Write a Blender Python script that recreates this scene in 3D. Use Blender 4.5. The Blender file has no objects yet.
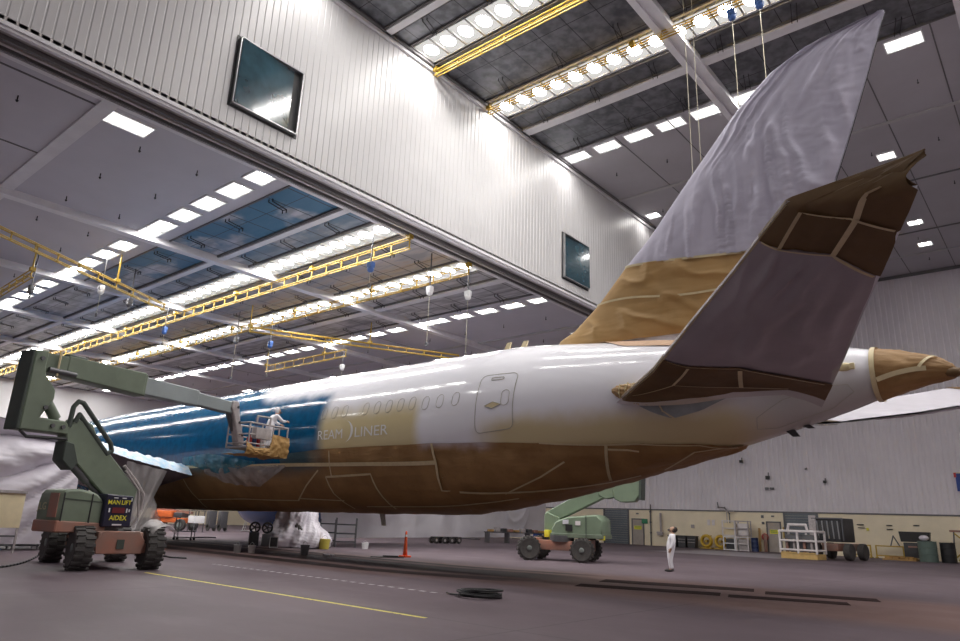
import bpy, bmesh, math, random
from mathutils import Vector, Matrix, noise
# ---------------------------------------------------------------- airliner surfaces (metres; X runs nose to tail, Z up)
PI = math.pi
PY = 20.0            # centre line of the airliner
PROF = [(-64.6,4.45,4.25,.05),(-64.2,5.2,3.4,.9),(-63.2,5.9,2.8,1.5),(-61.5,6.45,2.3,2.15),(-59,7.0,1.98,2.62),(-56,7.3,1.88,2.86),
 (-52,7.45,1.86,2.85),(-45,7.6,1.84,2.9),(-36,7.72,1.8,2.94),(-27,7.86,1.88,2.94),(-20.5,7.87,1.93,2.93),(-17.5,7.88,1.99,2.9),(-15.8,7.88,2.12,2.84),
 (-14.3,7.87,2.36,2.74),(-12.7,7.74,2.68,2.56),(-11.1,7.58,3.06,2.33),(-10,7.47,3.32,2.14),(-8.4,7.3,3.70,1.82),(-6.8,7.13,4.12,1.48),(-5.5,6.86,4.47,1.18),
 (-4.2,6.56,4.86,.85),(-3.45,6.38,5.12,.66),(-2.8,6.22,5.32,.48),(-2.2,6.02,5.47,.3),(-1.85,5.8,5.53,.16),(-1.76,5.66,5.6,.04)]
def _ip(x, k):
    P = PROF
    if x <= P[0][0]: return P[0][k]
    if x >= P[-1][0]: return P[-1][k]
    for i in range(len(P)-1):
        if P[i][0] <= x <= P[i+1][0]:
            a,b = P[i],P[i+1]; h=b[0]-a[0]; t=(x-a[0])/h
            def m(j):
                if j<=0 or j>=len(P)-1: 
                    q=min(max(j,0),len(P)-2); return (P[q+1][k]-P[q][k])/(P[q+1][0]-P[q][0])
                return (P[j+1][k]-P[j-1][k])/(P[j+1][0]-P[j-1][0])
            t2,t3=t*t,t*t*t
            return (2*t3-3*t2+1)*a[k]+(t3-2*t2+t)*h*m(i)+(-2*t3+3*t2)*b[k]+(t3-t2)*h*m(i+1)
def fus(x, deg, off=0.0):
    """point on the fuselage skin; deg 0 = crown, 90 = port side, 180 = keel"""
    t=math.radians(deg); zt,zb,ry=_ip(x,1),_ip(x,2),max(_ip(x,3),.02); zc=(zt+zb)/2; rz=(zt-zb)/2
    return (x, PY-(ry+off)*math.sin(t), zc+(rz+off)*math.cos(t))
def foil(v, t):
    """half thickness of a symmetrical aerofoil at chord fraction v"""
    v=min(max(v,0),1); return 5*t*(.2969*math.sqrt(v)-.126*v-.3516*v*v+.2843*v**3-.1036*v**4)
def lerp(a,b,t): return tuple(a[i]+(b[i]-a[i])*t for i in range(len(a)))
def poly(pts, t):
    n=len(pts)-1; t=min(max(t,-.2),1)*n; i=max(min(int(t),n-1),0); return lerp(pts[i],pts[i+1],t-i)
# tail fin: rows of (z, leading edge x, trailing edge x)
FIN=[(7.3,-13.6,-5.75),(7.95,-13.25,-5.5),(8.2,-12.7,-5.4),(8.6,-12.2,-5.25),(9.05,-11.66,-5.05),(10.15,-10.64,-4.55),(11.02,-9.72,-4.08),(12.8,-8.2,-3.38),(14.62,-6.6,-2.72),(15.6,-5.42,-2.38),(16.02,-4.5,-2.24),(16.17,-3.4,-2.18),(16.3,-2.3,-2.13)]
def fin_edges(z):
    for i in range(len(FIN)-1):
        if z<=FIN[i+1][0] or i==len(FIN)-2:
            a,b=FIN[i],FIN[i+1]; t=min(max((z-a[0])/(b[0]-a[0]),0),1.0); return a[1]+(b[1]-a[1])*t, a[2]+(b[2]-a[2])*t
def fin(v, z, side=-1, off=0.0):
    l,r=fin_edges(z); c=r-l; th=.045*c*2+.02
    return (l+c*v, PY+side*(foil(v,1)*th+off), z)
# horizontal stabiliser, mirrored for starboard: u root to tip, v leading to trailing edge
SLE=[(-9.3,2.75,5.3),(-7.6,4.45,5.5),(-5.9,6.15,6.0),(-4.3,7.75,6.42),(-2.87,9.18,6.85)]   # x, distance from centre line, z
STE=[(-4.3,2.0,4.9),(-3.3,4.3,5.33),(-2.45,6.3,5.76),(-1.7,8.1,6.03),(-1.02,9.7,6.34)]
def stab(u, v, face=-1, off=0.0, sgn=-1):
    a,b=poly(SLE,u),poly(STE,u)
    if u>1:
        e=u-1; a=(a[0]+e*20, a[1]+e*6.4, a[2]-e*.8); b=(b[0]+e*1.6-  .2*math.sin(min(e/.1,1)*PI), b[1]+e*1.2, b[2]+e*4.2)
    p=lerp(a,b,v); c=b[0]-a[0]
    return (p[0], PY+sgn*p[1], p[2]+face*(foil(v,1)*.065*c+off))
# ---------------------------------------------------------------- helpers
SC = bpy.context.scene; COL = SC.collection
random.seed(7)
PI = math.pi
class MB:
    """collects shapes; build() links them as ONE mesh object"""
    def __init__(s): s.b = bmesh.new()
    def poly(s, pts):
        vs=[s.b.verts.new(p) for p in pts]
        try: return s.b.faces.new(vs)
        except ValueError: return None
    def box(s, c, d, rz=0, ry=0, rx=0, bev=0.0):
        M=Matrix.Translation(c)@Matrix.Rotation(rz,4,'Z')@Matrix.Rotation(ry,4,'Y')@Matrix.Rotation(rx,4,'X')@Matrix.Diagonal((d[0],d[1],d[2],1))
        r=bmesh.ops.create_cube(s.b,size=1,matrix=M)
        if bev>0:
            es=list({e for v in r['verts'] for e in v.link_edges})
            bmesh.ops.bevel(s.b,geom=es,offset=bev,segments=2,affect='EDGES',profile=.6)
        return s
    def box2(s, a, b, bev=0.0):
        return s.box(((a[0]+b[0])/2,(a[1]+b[1])/2,(a[2]+b[2])/2),(abs(b[0]-a[0]),abs(b[1]-a[1]),abs(b[2]-a[2])),bev=bev)
    def cyl(s, a, b, r, r2=None, n=16, cap=True):
        a=Vector(a); b=Vector(b); d=b-a; L=d.length
        if L<1e-6: return s
        M=Matrix.Translation((a+b)/2)@d.to_track_quat('Z','Y').to_matrix().to_4x4()
        bmesh.ops.create_cone(s.b,cap_ends=cap,cap_tris=False,segments=n,radius1=r,radius2=r if r2 is None else r2,depth=L,matrix=M); return s
    def tube(s, pts, r, n=8):
        for i in range(len(pts)-1): s.cyl(pts[i],pts[i+1],r,n=n)
        for p in pts[1:-1]: s.ball(p,r*1.01,n)
        return s
    def ball(s, c, r, n=12, sc=(1,1,1), rot=None):
        M=Matrix.Translation(c)@(rot or Matrix.Identity(4))@Matrix.Diagonal((sc[0],sc[1],sc[2],1))
        bmesh.ops.create_uvsphere(s.b,u_segments=n,v_segments=max(6,n//2+1),radius=r,matrix=M); return s
    def torus(s, c, R, r, ax=(0,0,1), n=24, m=8, sc=1.0):
        q=Vector(ax).to_track_quat('Z','Y'); g=[]
        for i in range(n):
            a=2*PI*i/n; row=[]
            for j in range(m):
                b=2*PI*j/m; p=Vector(((R+r*math.cos(b))*math.cos(a),(R+r*math.cos(b))*math.sin(a),r*sc*math.sin(b)))
                row.append(s.b.verts.new(Vector(c)+q@p))
            g.append(row)
        for i in range(n):
            for j in range(m): s.b.faces.new((g[i][j],g[(i+1)%n][j],g[(i+1)%n][(j+1)%m],g[i][(j+1)%m]))
        return s
    def lathe(s, prof, c=(0,0,0), ax=(0,0,1), n=24):
        """prof: list of (radius, height)"""
        q=Vector(ax).to_track_quat('Z','Y'); g=[]
        for (r,h) in prof: g.append([s.b.verts.new(Vector(c)+q@Vector((max(r,1e-4)*math.cos(2*PI*i/n),max(r,1e-4)*math.sin(2*PI*i/n),h))) for i in range(n)])
        for k in range(len(g)-1):
            for i in range(n): s.b.faces.new((g[k][i],g[k][(i+1)%n],g[k+1][(i+1)%n],g[k+1][i]))
        for k in (0,-1):
            try: s.b.faces.new(g[k])
            except ValueError: pass
        return s
    def prism(s, pts, f, bev=0.0):
        """pts: outline in 2D; f(p, side) with side 0/1 gives the 3D point"""
        A=[s.b.verts.new(f(p,0)) for p in pts]; B=[s.b.verts.new(f(p,1)) for p in pts]; n=len(pts)
        fs=[s.b.faces.new(A),s.b.faces.new(B[::-1])]
        for i in range(n): fs.append(s.b.faces.new((A[i],B[i],B[(i+1)%n],A[(i+1)%n])))
        if bev>0:
            bmesh.ops.recalc_face_normals(s.b,faces=fs)
            bmesh.ops.bevel(s.b,geom=list({e for x in fs for e in x.edges}),offset=bev,segments=1,affect='EDGES')
        return s
    def grid(s, f, nu, nv, closeu=False):
        g=[[s.b.verts.new(f(i/nu,j/nv)) for j in range(nv+1)] for i in range(nu+(0 if closeu else 1))]
        m=len(g)
        for i in range(nu):
            for j in range(nv): s.b.faces.new((g[i][j],g[(i+1)%m][j],g[(i+1)%m][j+1],g[i][j+1]))
        return s
    def strip(s, pts, w, nrm=None):
        """flat ribbon through pts, w half width vector function"""
        prev=None
        for i,p in enumerate(pts):
            p=Vector(p); a=Vector(pts[max(i-1,0)]); b=Vector(pts[min(i+1,len(pts)-1)]); t=(b-a).normalized()
            nn=Vector(nrm[i]) if nrm else Vector((0,0,1)); sd=t.cross(nn).normalized()*w
            cur=(s.b.verts.new(p-sd),s.b.verts.new(p+sd))
            if prev: s.b.faces.new((prev[0],prev[1],cur[1],cur[0]))
            prev=cur
        return s
    def build(s, name, mat, parent=None, smooth=None, loc=None, recalc=True, autos=35):
        if recalc: bmesh.ops.recalc_face_normals(s.b,faces=s.b.faces)
        me=bpy.data.meshes.new(name); s.b.to_mesh(me); s.b.free()
        me.materials.append(M[mat] if isinstance(mat,str) else mat)
        if smooth: me.polygons.foreach_set('use_smooth',[True]*len(me.polygons))
        elif smooth is None:
            me.polygons.foreach_set('use_smooth',[True]*len(me.polygons)); me.set_sharp_from_angle(angle=math.radians(autos))
        o=bpy.data.objects.new(name,me); COL.objects.link(o)
        if loc: o.location=loc
        if parent: o.parent=parent
        return o
def tag(o, label=None, cat=None, group=None, kind=None):
    if label: o['label']=label
    if cat: o['category']=cat
    if group: o['group']=group
    if kind: o['kind']=kind
    return o
def thing(name, loc, label, cat, group=None, rz=0):
    o=bpy.data.objects.new(name,None); COL.objects.link(o); o.location=loc; o.rotation_euler=(0,0,rz); o.empty_display_size=.3
    return tag(o,label,cat,group)
def copy_tree(o, parent=None):
    c=o.copy(); COL.objects.link(c)
    if parent: c.parent=parent
    for ch in KIDS.get(o.name,[]): copy_tree(ch,c)
    return c
KIDS={}
def index_kids(o):
    """remember the children of a prototype (o.children is slow on a large scene)"""
    KIDS[o.name]=list(o.children)
    for ch in KIDS[o.name]: index_kids(ch)
def place(proto, loc, label=None, rz=None, first=False, sc=None):
    c=proto if first else copy_tree(proto)
    c.location=loc
    if rz is not None: c.rotation_euler=(0,0,rz)
    if sc: c.scale=sc
    if label: c['label']=label
    return c
def struct(name, mb, mat, **k): return tag(mb.build(name,mat,**k),kind='structure')
# ---------------------------------------------------------------- materials
M={}
def sock(n,*names):
    for a in names:
        if a in n.inputs: return n.inputs[a]
def mat(name, col, rough=.6, metal=0.0, var=0.0, vscale=3.0, bump=0.0, bscale=20.0, coat=0.0, spec=.5, trans=0.0, alpha=1.0, stretch=(1,1,1), col2=None, sheen=0, bdist=.02):
    m=bpy.data.materials.new(name); m.use_nodes=True; nt=m.node_tree; p=nt.nodes['Principled BSDF']
    p.inputs['Base Color'].default_value=(*col,1); p.inputs['Roughness'].default_value=rough; p.inputs['Metallic'].default_value=metal
    p.inputs['Coat Weight'].default_value=coat; p.inputs['Specular IOR Level'].default_value=spec; p.inputs['Transmission Weight'].default_value=trans; p.inputs['Alpha'].default_value=alpha
    p.inputs['Coat Roughness'].default_value=.06
    if var>0 or bump>0:
        tc=nt.nodes.new('ShaderNodeTexCoord'); mp=nt.nodes.new('ShaderNodeMapping'); mp.inputs['Scale'].default_value=stretch
        nt.links.new(tc.outputs['Object'],mp.inputs['Vector'])
    if var>0:
        n=nt.nodes.new('ShaderNodeTexNoise'); n.inputs['Scale'].default_value=vscale; n.inputs['Detail'].default_value=5; n.inputs['Roughness'].default_value=.6
        nt.links.new(mp.outputs[0],n.inputs['Vector'])
        r=nt.nodes.new('ShaderNodeValToRGB'); r.color_ramp.elements[0].position=.32; r.color_ramp.elements[1].position=.68
        lo=col2 if col2 else tuple(c*(1-var) for c in col); hi=col if col2 else tuple(min(1,c*(1+var)) for c in col)
        r.color_ramp.elements[0].color=(*lo,1); r.color_ramp.elements[1].color=(*hi,1)
        nt.links.new(n.outputs[0],r.inputs[0]); nt.links.new(r.outputs[0],p.inputs['Base Color'])
    if bump>0:
        n=nt.nodes.new('ShaderNodeTexNoise'); n.inputs['Scale'].default_value=bscale; n.inputs['Detail'].default_value=4
        nt.links.new(mp.outputs[0],n.inputs['Vector']); b=nt.nodes.new('ShaderNodeBump'); b.inputs['Strength'].default_value=bump; b.inputs['Distance'].default_value=bdist
        nt.links.new(n.outputs[0],b.inputs['Height']); nt.links.new(b.outputs[0],p.inputs['Normal'])
    M[name]=m; return m
def emit(name, col, st):
    m=bpy.data.materials.new(name); m.use_nodes=True; nt=m.node_tree; nt.nodes.clear()
    e=nt.nodes.new('ShaderNodeEmission'); o=nt.nodes.new('ShaderNodeOutputMaterial'); e.inputs[0].default_value=(*col,1); e.inputs[1].default_value=st
    nt.links.new(e.outputs[0],o.inputs[0]); M[name]=m; return m
class NT:
    """tiny node-graph builder"""
    def __init__(s,m): s.m=m; s.nt=m.node_tree; s.p=s.nt.nodes['Principled BSDF']
    def math(s,op,a,b=None,c=None,clamp=False):
        n=s.nt.nodes.new('ShaderNodeMath'); n.operation=op; n.use_clamp=clamp
        for i,v in enumerate((a,b,c)):
            if v is None: continue
            if isinstance(v,(int,float)): n.inputs[i].default_value=v
            else: s.nt.links.new(v,n.inputs[i])
        return n.outputs[0]
    def xyz(s):
        tc=s.nt.nodes.new('ShaderNodeTexCoord'); sp=s.nt.nodes.new('ShaderNodeSeparateXYZ'); s.nt.links.new(tc.outputs['Object'],sp.inputs[0]); s.tc=tc
        return sp.outputs
    def noise(s,scale,detail=4,stretch=(1,1,1),rough=.5):
        mp=s.nt.nodes.new('ShaderNodeMapping'); mp.inputs['Scale'].default_value=stretch; s.nt.links.new(s.tc.outputs['Object'],mp.inputs['Vector'])
        n=s.nt.nodes.new('ShaderNodeTexNoise'); n.inputs['Scale'].default_value=scale; n.inputs['Detail'].default_value=detail; n.inputs['Roughness'].default_value=rough
        s.nt.links.new(mp.outputs[0],n.inputs['Vector']); return n.outputs[0]
    def step(s,v,a,b):
        n=s.nt.nodes.new('ShaderNodeMapRange'); n.interpolation_type='SMOOTHSTEP'; n.inputs['From Min'].default_value=a; n.inputs['From Max'].default_value=b
        s.nt.links.new(v,n.inputs['Value']); return n.outputs[0]
    def mix(s,f,a,b):
        n=s.nt.nodes.new('ShaderNodeMix'); n.data_type='RGBA'
        if isinstance(f,(int,float)): n.inputs[0].default_value=f
        else: s.nt.links.new(f,n.inputs[0])
        for i,v in ((6,a),(7,b)):
            if isinstance(v,tuple): n.inputs[i].default_value=(*v,1)
            else: s.nt.links.new(v,n.inputs[i])
        return n.outputs[2]
    def base(s,c): s.nt.links.new(c,s.p.inputs['Base Color'])
    def rough(s,c): s.nt.links.new(c,s.p.inputs['Roughness'])
    def bump(s,h,st,d=.02):
        b=s.nt.nodes.new('ShaderNodeBump'); b.inputs['Strength'].default_value=st; b.inputs['Distance'].default_value=d; s.nt.links.new(h,b.inputs['Height']); s.nt.links.new(b.outputs[0],s.p.inputs['Normal'])
# ---------------------------------------------------------------- materials of the hangar
ZL, ZH, XH, XS, YF, XE, YN, XB = 14.9, 23.4, -21.46, -22.9, 66.0, -88.0, -20.0, 17.0
mat('siding',(.60,.59,.60),.42,0.0,var=.03,vscale=.6,spec=.6)
mat('siding_far',(.72,.68,.72),.45,var=.05,vscale=.35)
mat('dado',(.86,.76,.57),.6,var=.06,vscale=.8)
mat('dull_wall',(.78,.76,.79),.7,var=.05,vscale=.3)
mat('white_wall',(.75,.74,.76),.6,var=.05,vscale=.3)
mat('ceil_low',(.60,.585,.64),.5,var=.06,vscale=.25); mat('ceil_grey',(.46,.445,.48),.55,var=.07,vscale=.25)
mat('seam',(.16,.155,.16),.7); mat('seam_lt',(.5,.49,.5),.6)
mat('beam',(.80,.79,.82),.5,var=.06,vscale=1.2)
mat('soffit',(.50,.47,.46),.6,var=.08,vscale=1.0)
mat('track',(.17,.16,.16),.6,metal=.3)
mat('black',(.02,.02,.022),.5); mat('dark',(.05,.05,.055),.55,var=.2,vscale=6)
mat('white_metal',(.85,.85,.86),.35)
mat('reflector',(.6,.6,.6),.35)
mat('crane_yellow',(.50,.33,.045),.45,var=.15,vscale=3)
mat('roller',(.16,.18,.20),.5,metal=.3,var=.06,vscale=.5)
mat('door_grey',(.42,.37,.33),.55,var=.08)
mat('sign_yellow',(.80,.75,.05),.5); mat('sign_green',(.03,.22,.1),.5)
mat('steel',(.45,.45,.46),.35,metal=.8); mat('steel_dark',(.14,.14,.15),.45,metal=.6)
mat('glass_dark',(.03,.075,.10),  .13,spec=1.0,coat=1.0,var=.4,vscale=.8)
emit('lamp_hot',(1.0,.97,.93),38.0); emit('lamp_soft',(1.0,.97,.93),5.0); emit('lamp_dim',(1.0,.97,.93),.42); emit('lamp_mid',(1.0,.97,.93),.8)
def panel_mat(name,low):
    m=mat(name,(.1,.1,.11),.34,metal=.15 if low else .5); g=NT(m); o=g.xyz(); X,Y=o[0],o[1]
    n1=g.noise(.35,5); n2=g.noise(2.2,5,(.25,1,1) if low else (1,1,1))
    fx=g.math('ABSOLUTE',g.math('SUBTRACT',g.math('FRACT',g.math('DIVIDE',X,1.52)),.5))
    seam=g.math('LESS_THAN',fx,.012 if not low else .02)
    fy=g.math('ABSOLUTE',g.math('SUBTRACT',g.math('FRACT',g.math('DIVIDE',g.math('ADD',Y,.4),2.15)),.5))
    seam=g.math('MAXIMUM',seam,g.math('LESS_THAN',fy,.008))
    if low:
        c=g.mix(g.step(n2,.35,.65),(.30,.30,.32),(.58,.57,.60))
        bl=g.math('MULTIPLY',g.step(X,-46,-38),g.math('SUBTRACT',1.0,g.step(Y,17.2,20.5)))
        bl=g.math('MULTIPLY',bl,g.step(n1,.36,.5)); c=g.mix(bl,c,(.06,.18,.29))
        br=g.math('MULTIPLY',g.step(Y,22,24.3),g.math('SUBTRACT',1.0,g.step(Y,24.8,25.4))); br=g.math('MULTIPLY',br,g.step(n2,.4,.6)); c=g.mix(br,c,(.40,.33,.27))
    else:
        c=g.mix(g.step(n2,.3,.7),(.11,.115,.13),(.23,.235,.26))
    c=g.mix(seam,c,(.03,.03,.035)); g.base(c)
    g.rough(g.math('MULTIPLY_ADD',n2,.3,.28)); g.bump(n2,.25,.03)
panel_mat('panel_high',False); panel_mat('panel_low',True)
# ---------------------------------------------------------------- floor
def floor_mat():
    m=mat('floor',(.3,.27,.28),.5,spec=.16); g=NT(m); o=g.xyz(); X,Y=o[0],o[1]
    n1=g.noise(.18,5); n2=g.noise(.9,6,(.35,1,1),.65); n3=g.noise(9,4)
    c=g.mix(g.step(n1,.3,.7),(.115,.088,.102),(.158,.123,.143))
    c=g.mix(g.math('MULTIPLY',g.step(n2,.45,.75),.6),c,(.19,.152,.172))
    c=g.mix(g.math('MULTIPLY',g.step(n3,.5,.75),.25),c,(.16,.14,.15))
    # slab joints
    for v,per,off in ((X,9.1,3.0),(Y,9.1,3.6)):
        f=g.math('ABSOLUTE',g.math('SUBTRACT',g.math('FRACT',g.math('DIVIDE',g.math('ADD',v,off),per)),.5))
        c=g.mix(g.math('MULTIPLY',g.math('LESS_THAN',f,.0022),.7),c,(.07,.06,.065))
    # dark bands in a reddish strip running under the airliner, slightly askew: t = distance across it
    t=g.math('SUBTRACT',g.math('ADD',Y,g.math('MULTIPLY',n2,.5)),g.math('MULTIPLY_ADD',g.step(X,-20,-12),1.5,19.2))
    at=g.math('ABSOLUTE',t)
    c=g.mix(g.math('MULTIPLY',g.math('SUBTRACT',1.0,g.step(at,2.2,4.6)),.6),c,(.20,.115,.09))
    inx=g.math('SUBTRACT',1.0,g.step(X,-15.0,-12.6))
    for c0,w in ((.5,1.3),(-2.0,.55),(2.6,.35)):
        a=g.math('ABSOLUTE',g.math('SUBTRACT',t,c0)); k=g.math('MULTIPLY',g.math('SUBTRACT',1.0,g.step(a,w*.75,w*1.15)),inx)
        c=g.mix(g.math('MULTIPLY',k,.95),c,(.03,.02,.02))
    # pale area by the far wall
    pa=g.math('MULTIPLY',g.step(Y,50,51.2),g.math('MULTIPLY',g.step(X,-26.5,-24),g.math('SUBTRACT',1.0,g.step(X,-16.5,-15.5)))); pa=g.math('MULTIPLY',pa,g.math('SUBTRACT',1.0,g.step(Y,60,61)))
    c=g.mix(g.math('MULTIPLY',pa,.5),c,(.55,.53,.56))
    # yellow guide line, row of small white dashes
    yl=g.math('MULTIPLY',g.math('LESS_THAN',g.math('ABSOLUTE',g.math('SUBTRACT',Y,9.9)),.055),g.math('MULTIPLY',g.math('LESS_THAN',X,-9.5),g.math('GREATER_THAN',X,-20.6)))
    c=g.mix(g.math('MULTIPLY',yl,g.step(n3,.3,.45)),c,(.72,.64,.14))
    da=g.math('LESS_THAN',g.math('ABSOLUTE',g.math('SUBTRACT',Y,13.35)),.07); da=g.math('MULTIPLY',da,g.math('LESS_THAN',g.math('FRACT',g.math('MULTIPLY',X,2.6)),.5))
    da=g.math('MULTIPLY',da,g.math('MULTIPLY',g.math('LESS_THAN',X,-12.3),g.math('GREATER_THAN',X,-23))); c=g.mix(g.math('MULTIPLY',da,.55),c,(.7,.68,.7))
    g.base(c); g.rough(g.math('MULTIPLY_ADD',n2,.3,.42)); g.bump(n3,.05,.01)
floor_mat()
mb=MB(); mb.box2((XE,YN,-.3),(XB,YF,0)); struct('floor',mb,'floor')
# recessed pits in the floor (dark slots)
mat('pit',(.035,.02,.02),.8,spec=.1,var=.3,vscale=5)
for i,(a,b,w) in enumerate((((-12.4,21.2),(-8.0,22.7),1.15),((-11.9,18.9),(-8.1,20.3),.95),((-7.5,22.2),(-4.7,23.1),1.0),((-7.8,20.1),(-5.0,21.1),.8))):
    mb=MB(); d=Vector((b[0]-a[0],b[1]-a[1],0)); L=d.length; mb.box(((a[0]+b[0])/2,(a[1]+b[1])/2,.004),(L,w,.008),rz=math.atan2(d.y,d.x)); struct('trim_%d'%(1+i),mb,'pit')
# ---------------------------------------------------------------- walls
def ribbed(fixed, lo, hi, z0, z1, axis, out, per=.305, dep=.035, ang=.05):
    """ribbed metal siding: profile along one axis, out = sign of the outward normal on the other"""
    mb=MB(); pts=[]; t=lo
    while t<hi-1e-6:
        for dt,d in ((0,0),(ang,dep),(per-2*ang,dep),(per-ang,0)):
            if t+dt<=hi: pts.append((t+dt,d))
        t+=per
    pts.append((hi,0))
    P=lambda t,d,z: (fixed+out*d,t,z) if axis=='y' else (t,fixed+out*d,z)
    for i in range(len(pts)-1):
        a,b=pts[i],pts[i+1]; mb.poly([P(a[0],a[1],z0),P(b[0],b[1],z0),P(b[0],b[1],z1),P(a[0],a[1],z1)])
    # closing back
    mb.poly([P(lo,-.25,z0),P(lo,-.25,z1),P(hi,-.25,z1),P(hi,-.25,z0)]); 
    mb.poly([P(lo,-.25,z0),P(hi,-.25,z0),P(hi,0,z0),P(lo,0,z0)]); mb.poly([P(lo,-.25,z1),P(hi,-.25,z1),P(hi,0,z1),P(lo,0,z1)])
    return mb
def sb(name,mb,m): return tag(mb.build(name,m,smooth=False,recalc=False),kind='structure')
sb('wall_header',ribbed(XH,YN,YF,ZL,ZH,'y',1,per=.3,dep=.02,ang=.025),'siding')
mb=MB(); mb.box2((XH-.02,YN,ZL-.03),(XH+.06,YF,ZL+.10)); tag(mb.build('trim_60','beam'),kind='structure')
sb('wall_side',ribbed(YF,XH,XB,3.42,ZH,'x',-1,per=.42,dep=.05,ang=.07),'siding_far')
sb('wall_side.001',ribbed(YF,XE,XH,3.42,ZL,'x',-1,per=.42,dep=.05,ang=.07),'siding_far')
mb=MB(); mb.box2((XE,YF-.08,0),(XB,YF+.25,3.42)); struct('wall_side_dado',mb,'dado').name='wall_side.002'
mb=MB(); mb.box2((XE,YF-.14,3.36),(XB,YF-.03,3.48)); struct('trim_5',mb,'seam')
mb=MB(); mb.box2((XE-.3,YN,3.42),(XE,YF,ZL)); struct('wall_end',mb,'white_wall'); mb=MB(); mb.box2((XE-.3,YN,0),(XE+.08,YF,3.42)); struct('wall_end_dado',mb,'dado').name='wall_end.001'
mb=MB(); mb.box2((XE,YN-.3,0),(XB,YN,ZH)); struct('wall_near',mb,'dull_wall')
mb=MB(); mb.box2((XB,YN,0),(XB+.3,YF,ZH)); struct('wall_back',mb,'dull_wall')
# header soffit with door tracks
mb=MB(); mb.box2((XS-.25,YN,ZL-.02),(XH+.02,YF,ZL+.25)); struct('trim_6',mb,'soffit')
for i,(x,w,h,m) in enumerate(((XH-.10,.16,.10,'beam'),(XH-.52,.10,.16,'track'),(XH-.85,.12,.12,'soffit'),(XH-1.12,.08,.14,'track'),(XS+.02,.22,.10,'beam'))):
    mb=MB(); mb.box2((x-w/2,YN,ZL-.02-h),(x+w/2,YF,ZL)); struct('trim_%d'%(7+i),mb,m)
# top capping where the header meets the high ceiling
mb=MB(); mb.box2((XH,YN,ZH-.28),(XH+.16,YF,ZH)); struct('trim_12',mb,'beam')
mb=MB(); mb.box2((XH+.16,YN,ZH-.12),(XH+.3,YF,ZH)); struct('trim_13',mb,'seam')
mb=MB(); mb.box2((XH,YF-.2,ZH-.25),(XB,YF-.05,ZH)); struct('trim_14',mb,'seam')
# ---------------------------------------------------------------- ceilings
def slab(name,x0,x1,y0,y1,z,m,th=.3): mb=MB(); mb.box2((x0,y0,z),(x1,y1,z+th)); return struct(name,mb,m)
nc=[0]
def ceil(x0,x1,y0,y1,z,m):
    n='ceiling' if nc[0]==0 else 'ceiling.%03d'%nc[0]; nc[0]+=1; return slab(n,x0,x1,y0,y1,z,m)
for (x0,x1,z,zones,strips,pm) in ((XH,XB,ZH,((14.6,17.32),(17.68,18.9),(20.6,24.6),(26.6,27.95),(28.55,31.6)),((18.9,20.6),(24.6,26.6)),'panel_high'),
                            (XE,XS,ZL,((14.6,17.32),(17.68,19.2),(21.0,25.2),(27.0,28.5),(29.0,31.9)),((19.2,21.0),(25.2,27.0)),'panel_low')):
    cg='ceil_grey' if z==ZH else 'ceil_low'; ceil(x0,x1,YN,14.6,z,cg); ceil(x0,x1,zones[-1][1],YF,z,cg)
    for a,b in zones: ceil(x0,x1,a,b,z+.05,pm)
    for a,b in strips: ceil(x0,x1,a,b,z+.12,'beam')
    ceil(x0,x1,17.32,17.68,z-.12,'beam'); ceil(x0,x1,zones[-2][1],zones[-1][0],z-.12,'beam')
nt_=[14]
def trim(mb,m): nt_[0]+=1; return struct('trim_%d'%nt_[0],mb,m)
# dark edges along the panel fields and the light strips
for (x0,x1,z,ys) in ((XH,XB,ZH,(14.62,17.27,17.73,18.86,20.64,24.56,26.64,27.9,28.6,31.6)),(XE,XS,ZL,(14.62,17.27,17.73,19.16,21.04,25.16,27.04,28.45,29.05,31.9))):
    for y in ys: mb=MB(); mb.box2((x0,y-.045,z-.05),(x1,y+.045,z+.06)); trim(mb,'track')
# cross beams every bay of the low ceiling and one in the high bay
for x in (-33.75,-44.4,-55.0,-65.7,-76.3): mb=MB(); mb.box2((x-.24,YN,ZL-.32),(x+.24,YF,ZL+.05)); trim(mb,'beam')
for x in (-11.0,-.4,10.2): mb=MB(); mb.box2((x-.42,YN,ZH-.3),(x-.12,YF,ZH+.05)); mb.box2((x+.12,YN,ZH-.3),(x+.42,YF,ZH+.05)); mb.box2((x-.12,YN,ZH-.16),(x+.12,YF,ZH)); trim(mb,'beam')
# long ribs of the grey fields
for y,w,m in ((7.3,.26,'beam'),(39.2,.16,'seam_lt')): mb=MB(); mb.box2((XE,y-w,ZL-.08),(XS,y+w,ZL+.05)); trim(mb,m)
for y,w,m in ((7.0,.2,'seam_lt'),(39.2,.13,'seam_lt'),(47.3,.05,'seam'),(56.3,.05,'seam'),(61.3,.05,'seam_lt')): mb=MB(); mb.box2((XH,y-w,ZH-.07),(XB,y+w,ZH+.05)); trim(mb,m)
# fine panel joints
for x in (-23.6,-29.0,-39.1,-49.7,-60.4,-71): mb=MB(); mb.box2((x-.04,YN,ZL-.02),(x+.04,7.2,ZL+.05)); trim(mb,'seam')
for x in (-39.1,-60.4): mb=MB(); mb.box2((x-.035,31.9,ZL-.02),(x+.035,YF,ZL+.05)); trim(mb,'seam')
for x in (-17.4,-14.2,-8.0,-4.8,-1.8,3.5): mb=MB(); mb.box2((x-.03,31.7,ZH-.015),(x+.03,YF,ZH+.05)); trim(mb,'seam')
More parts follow.
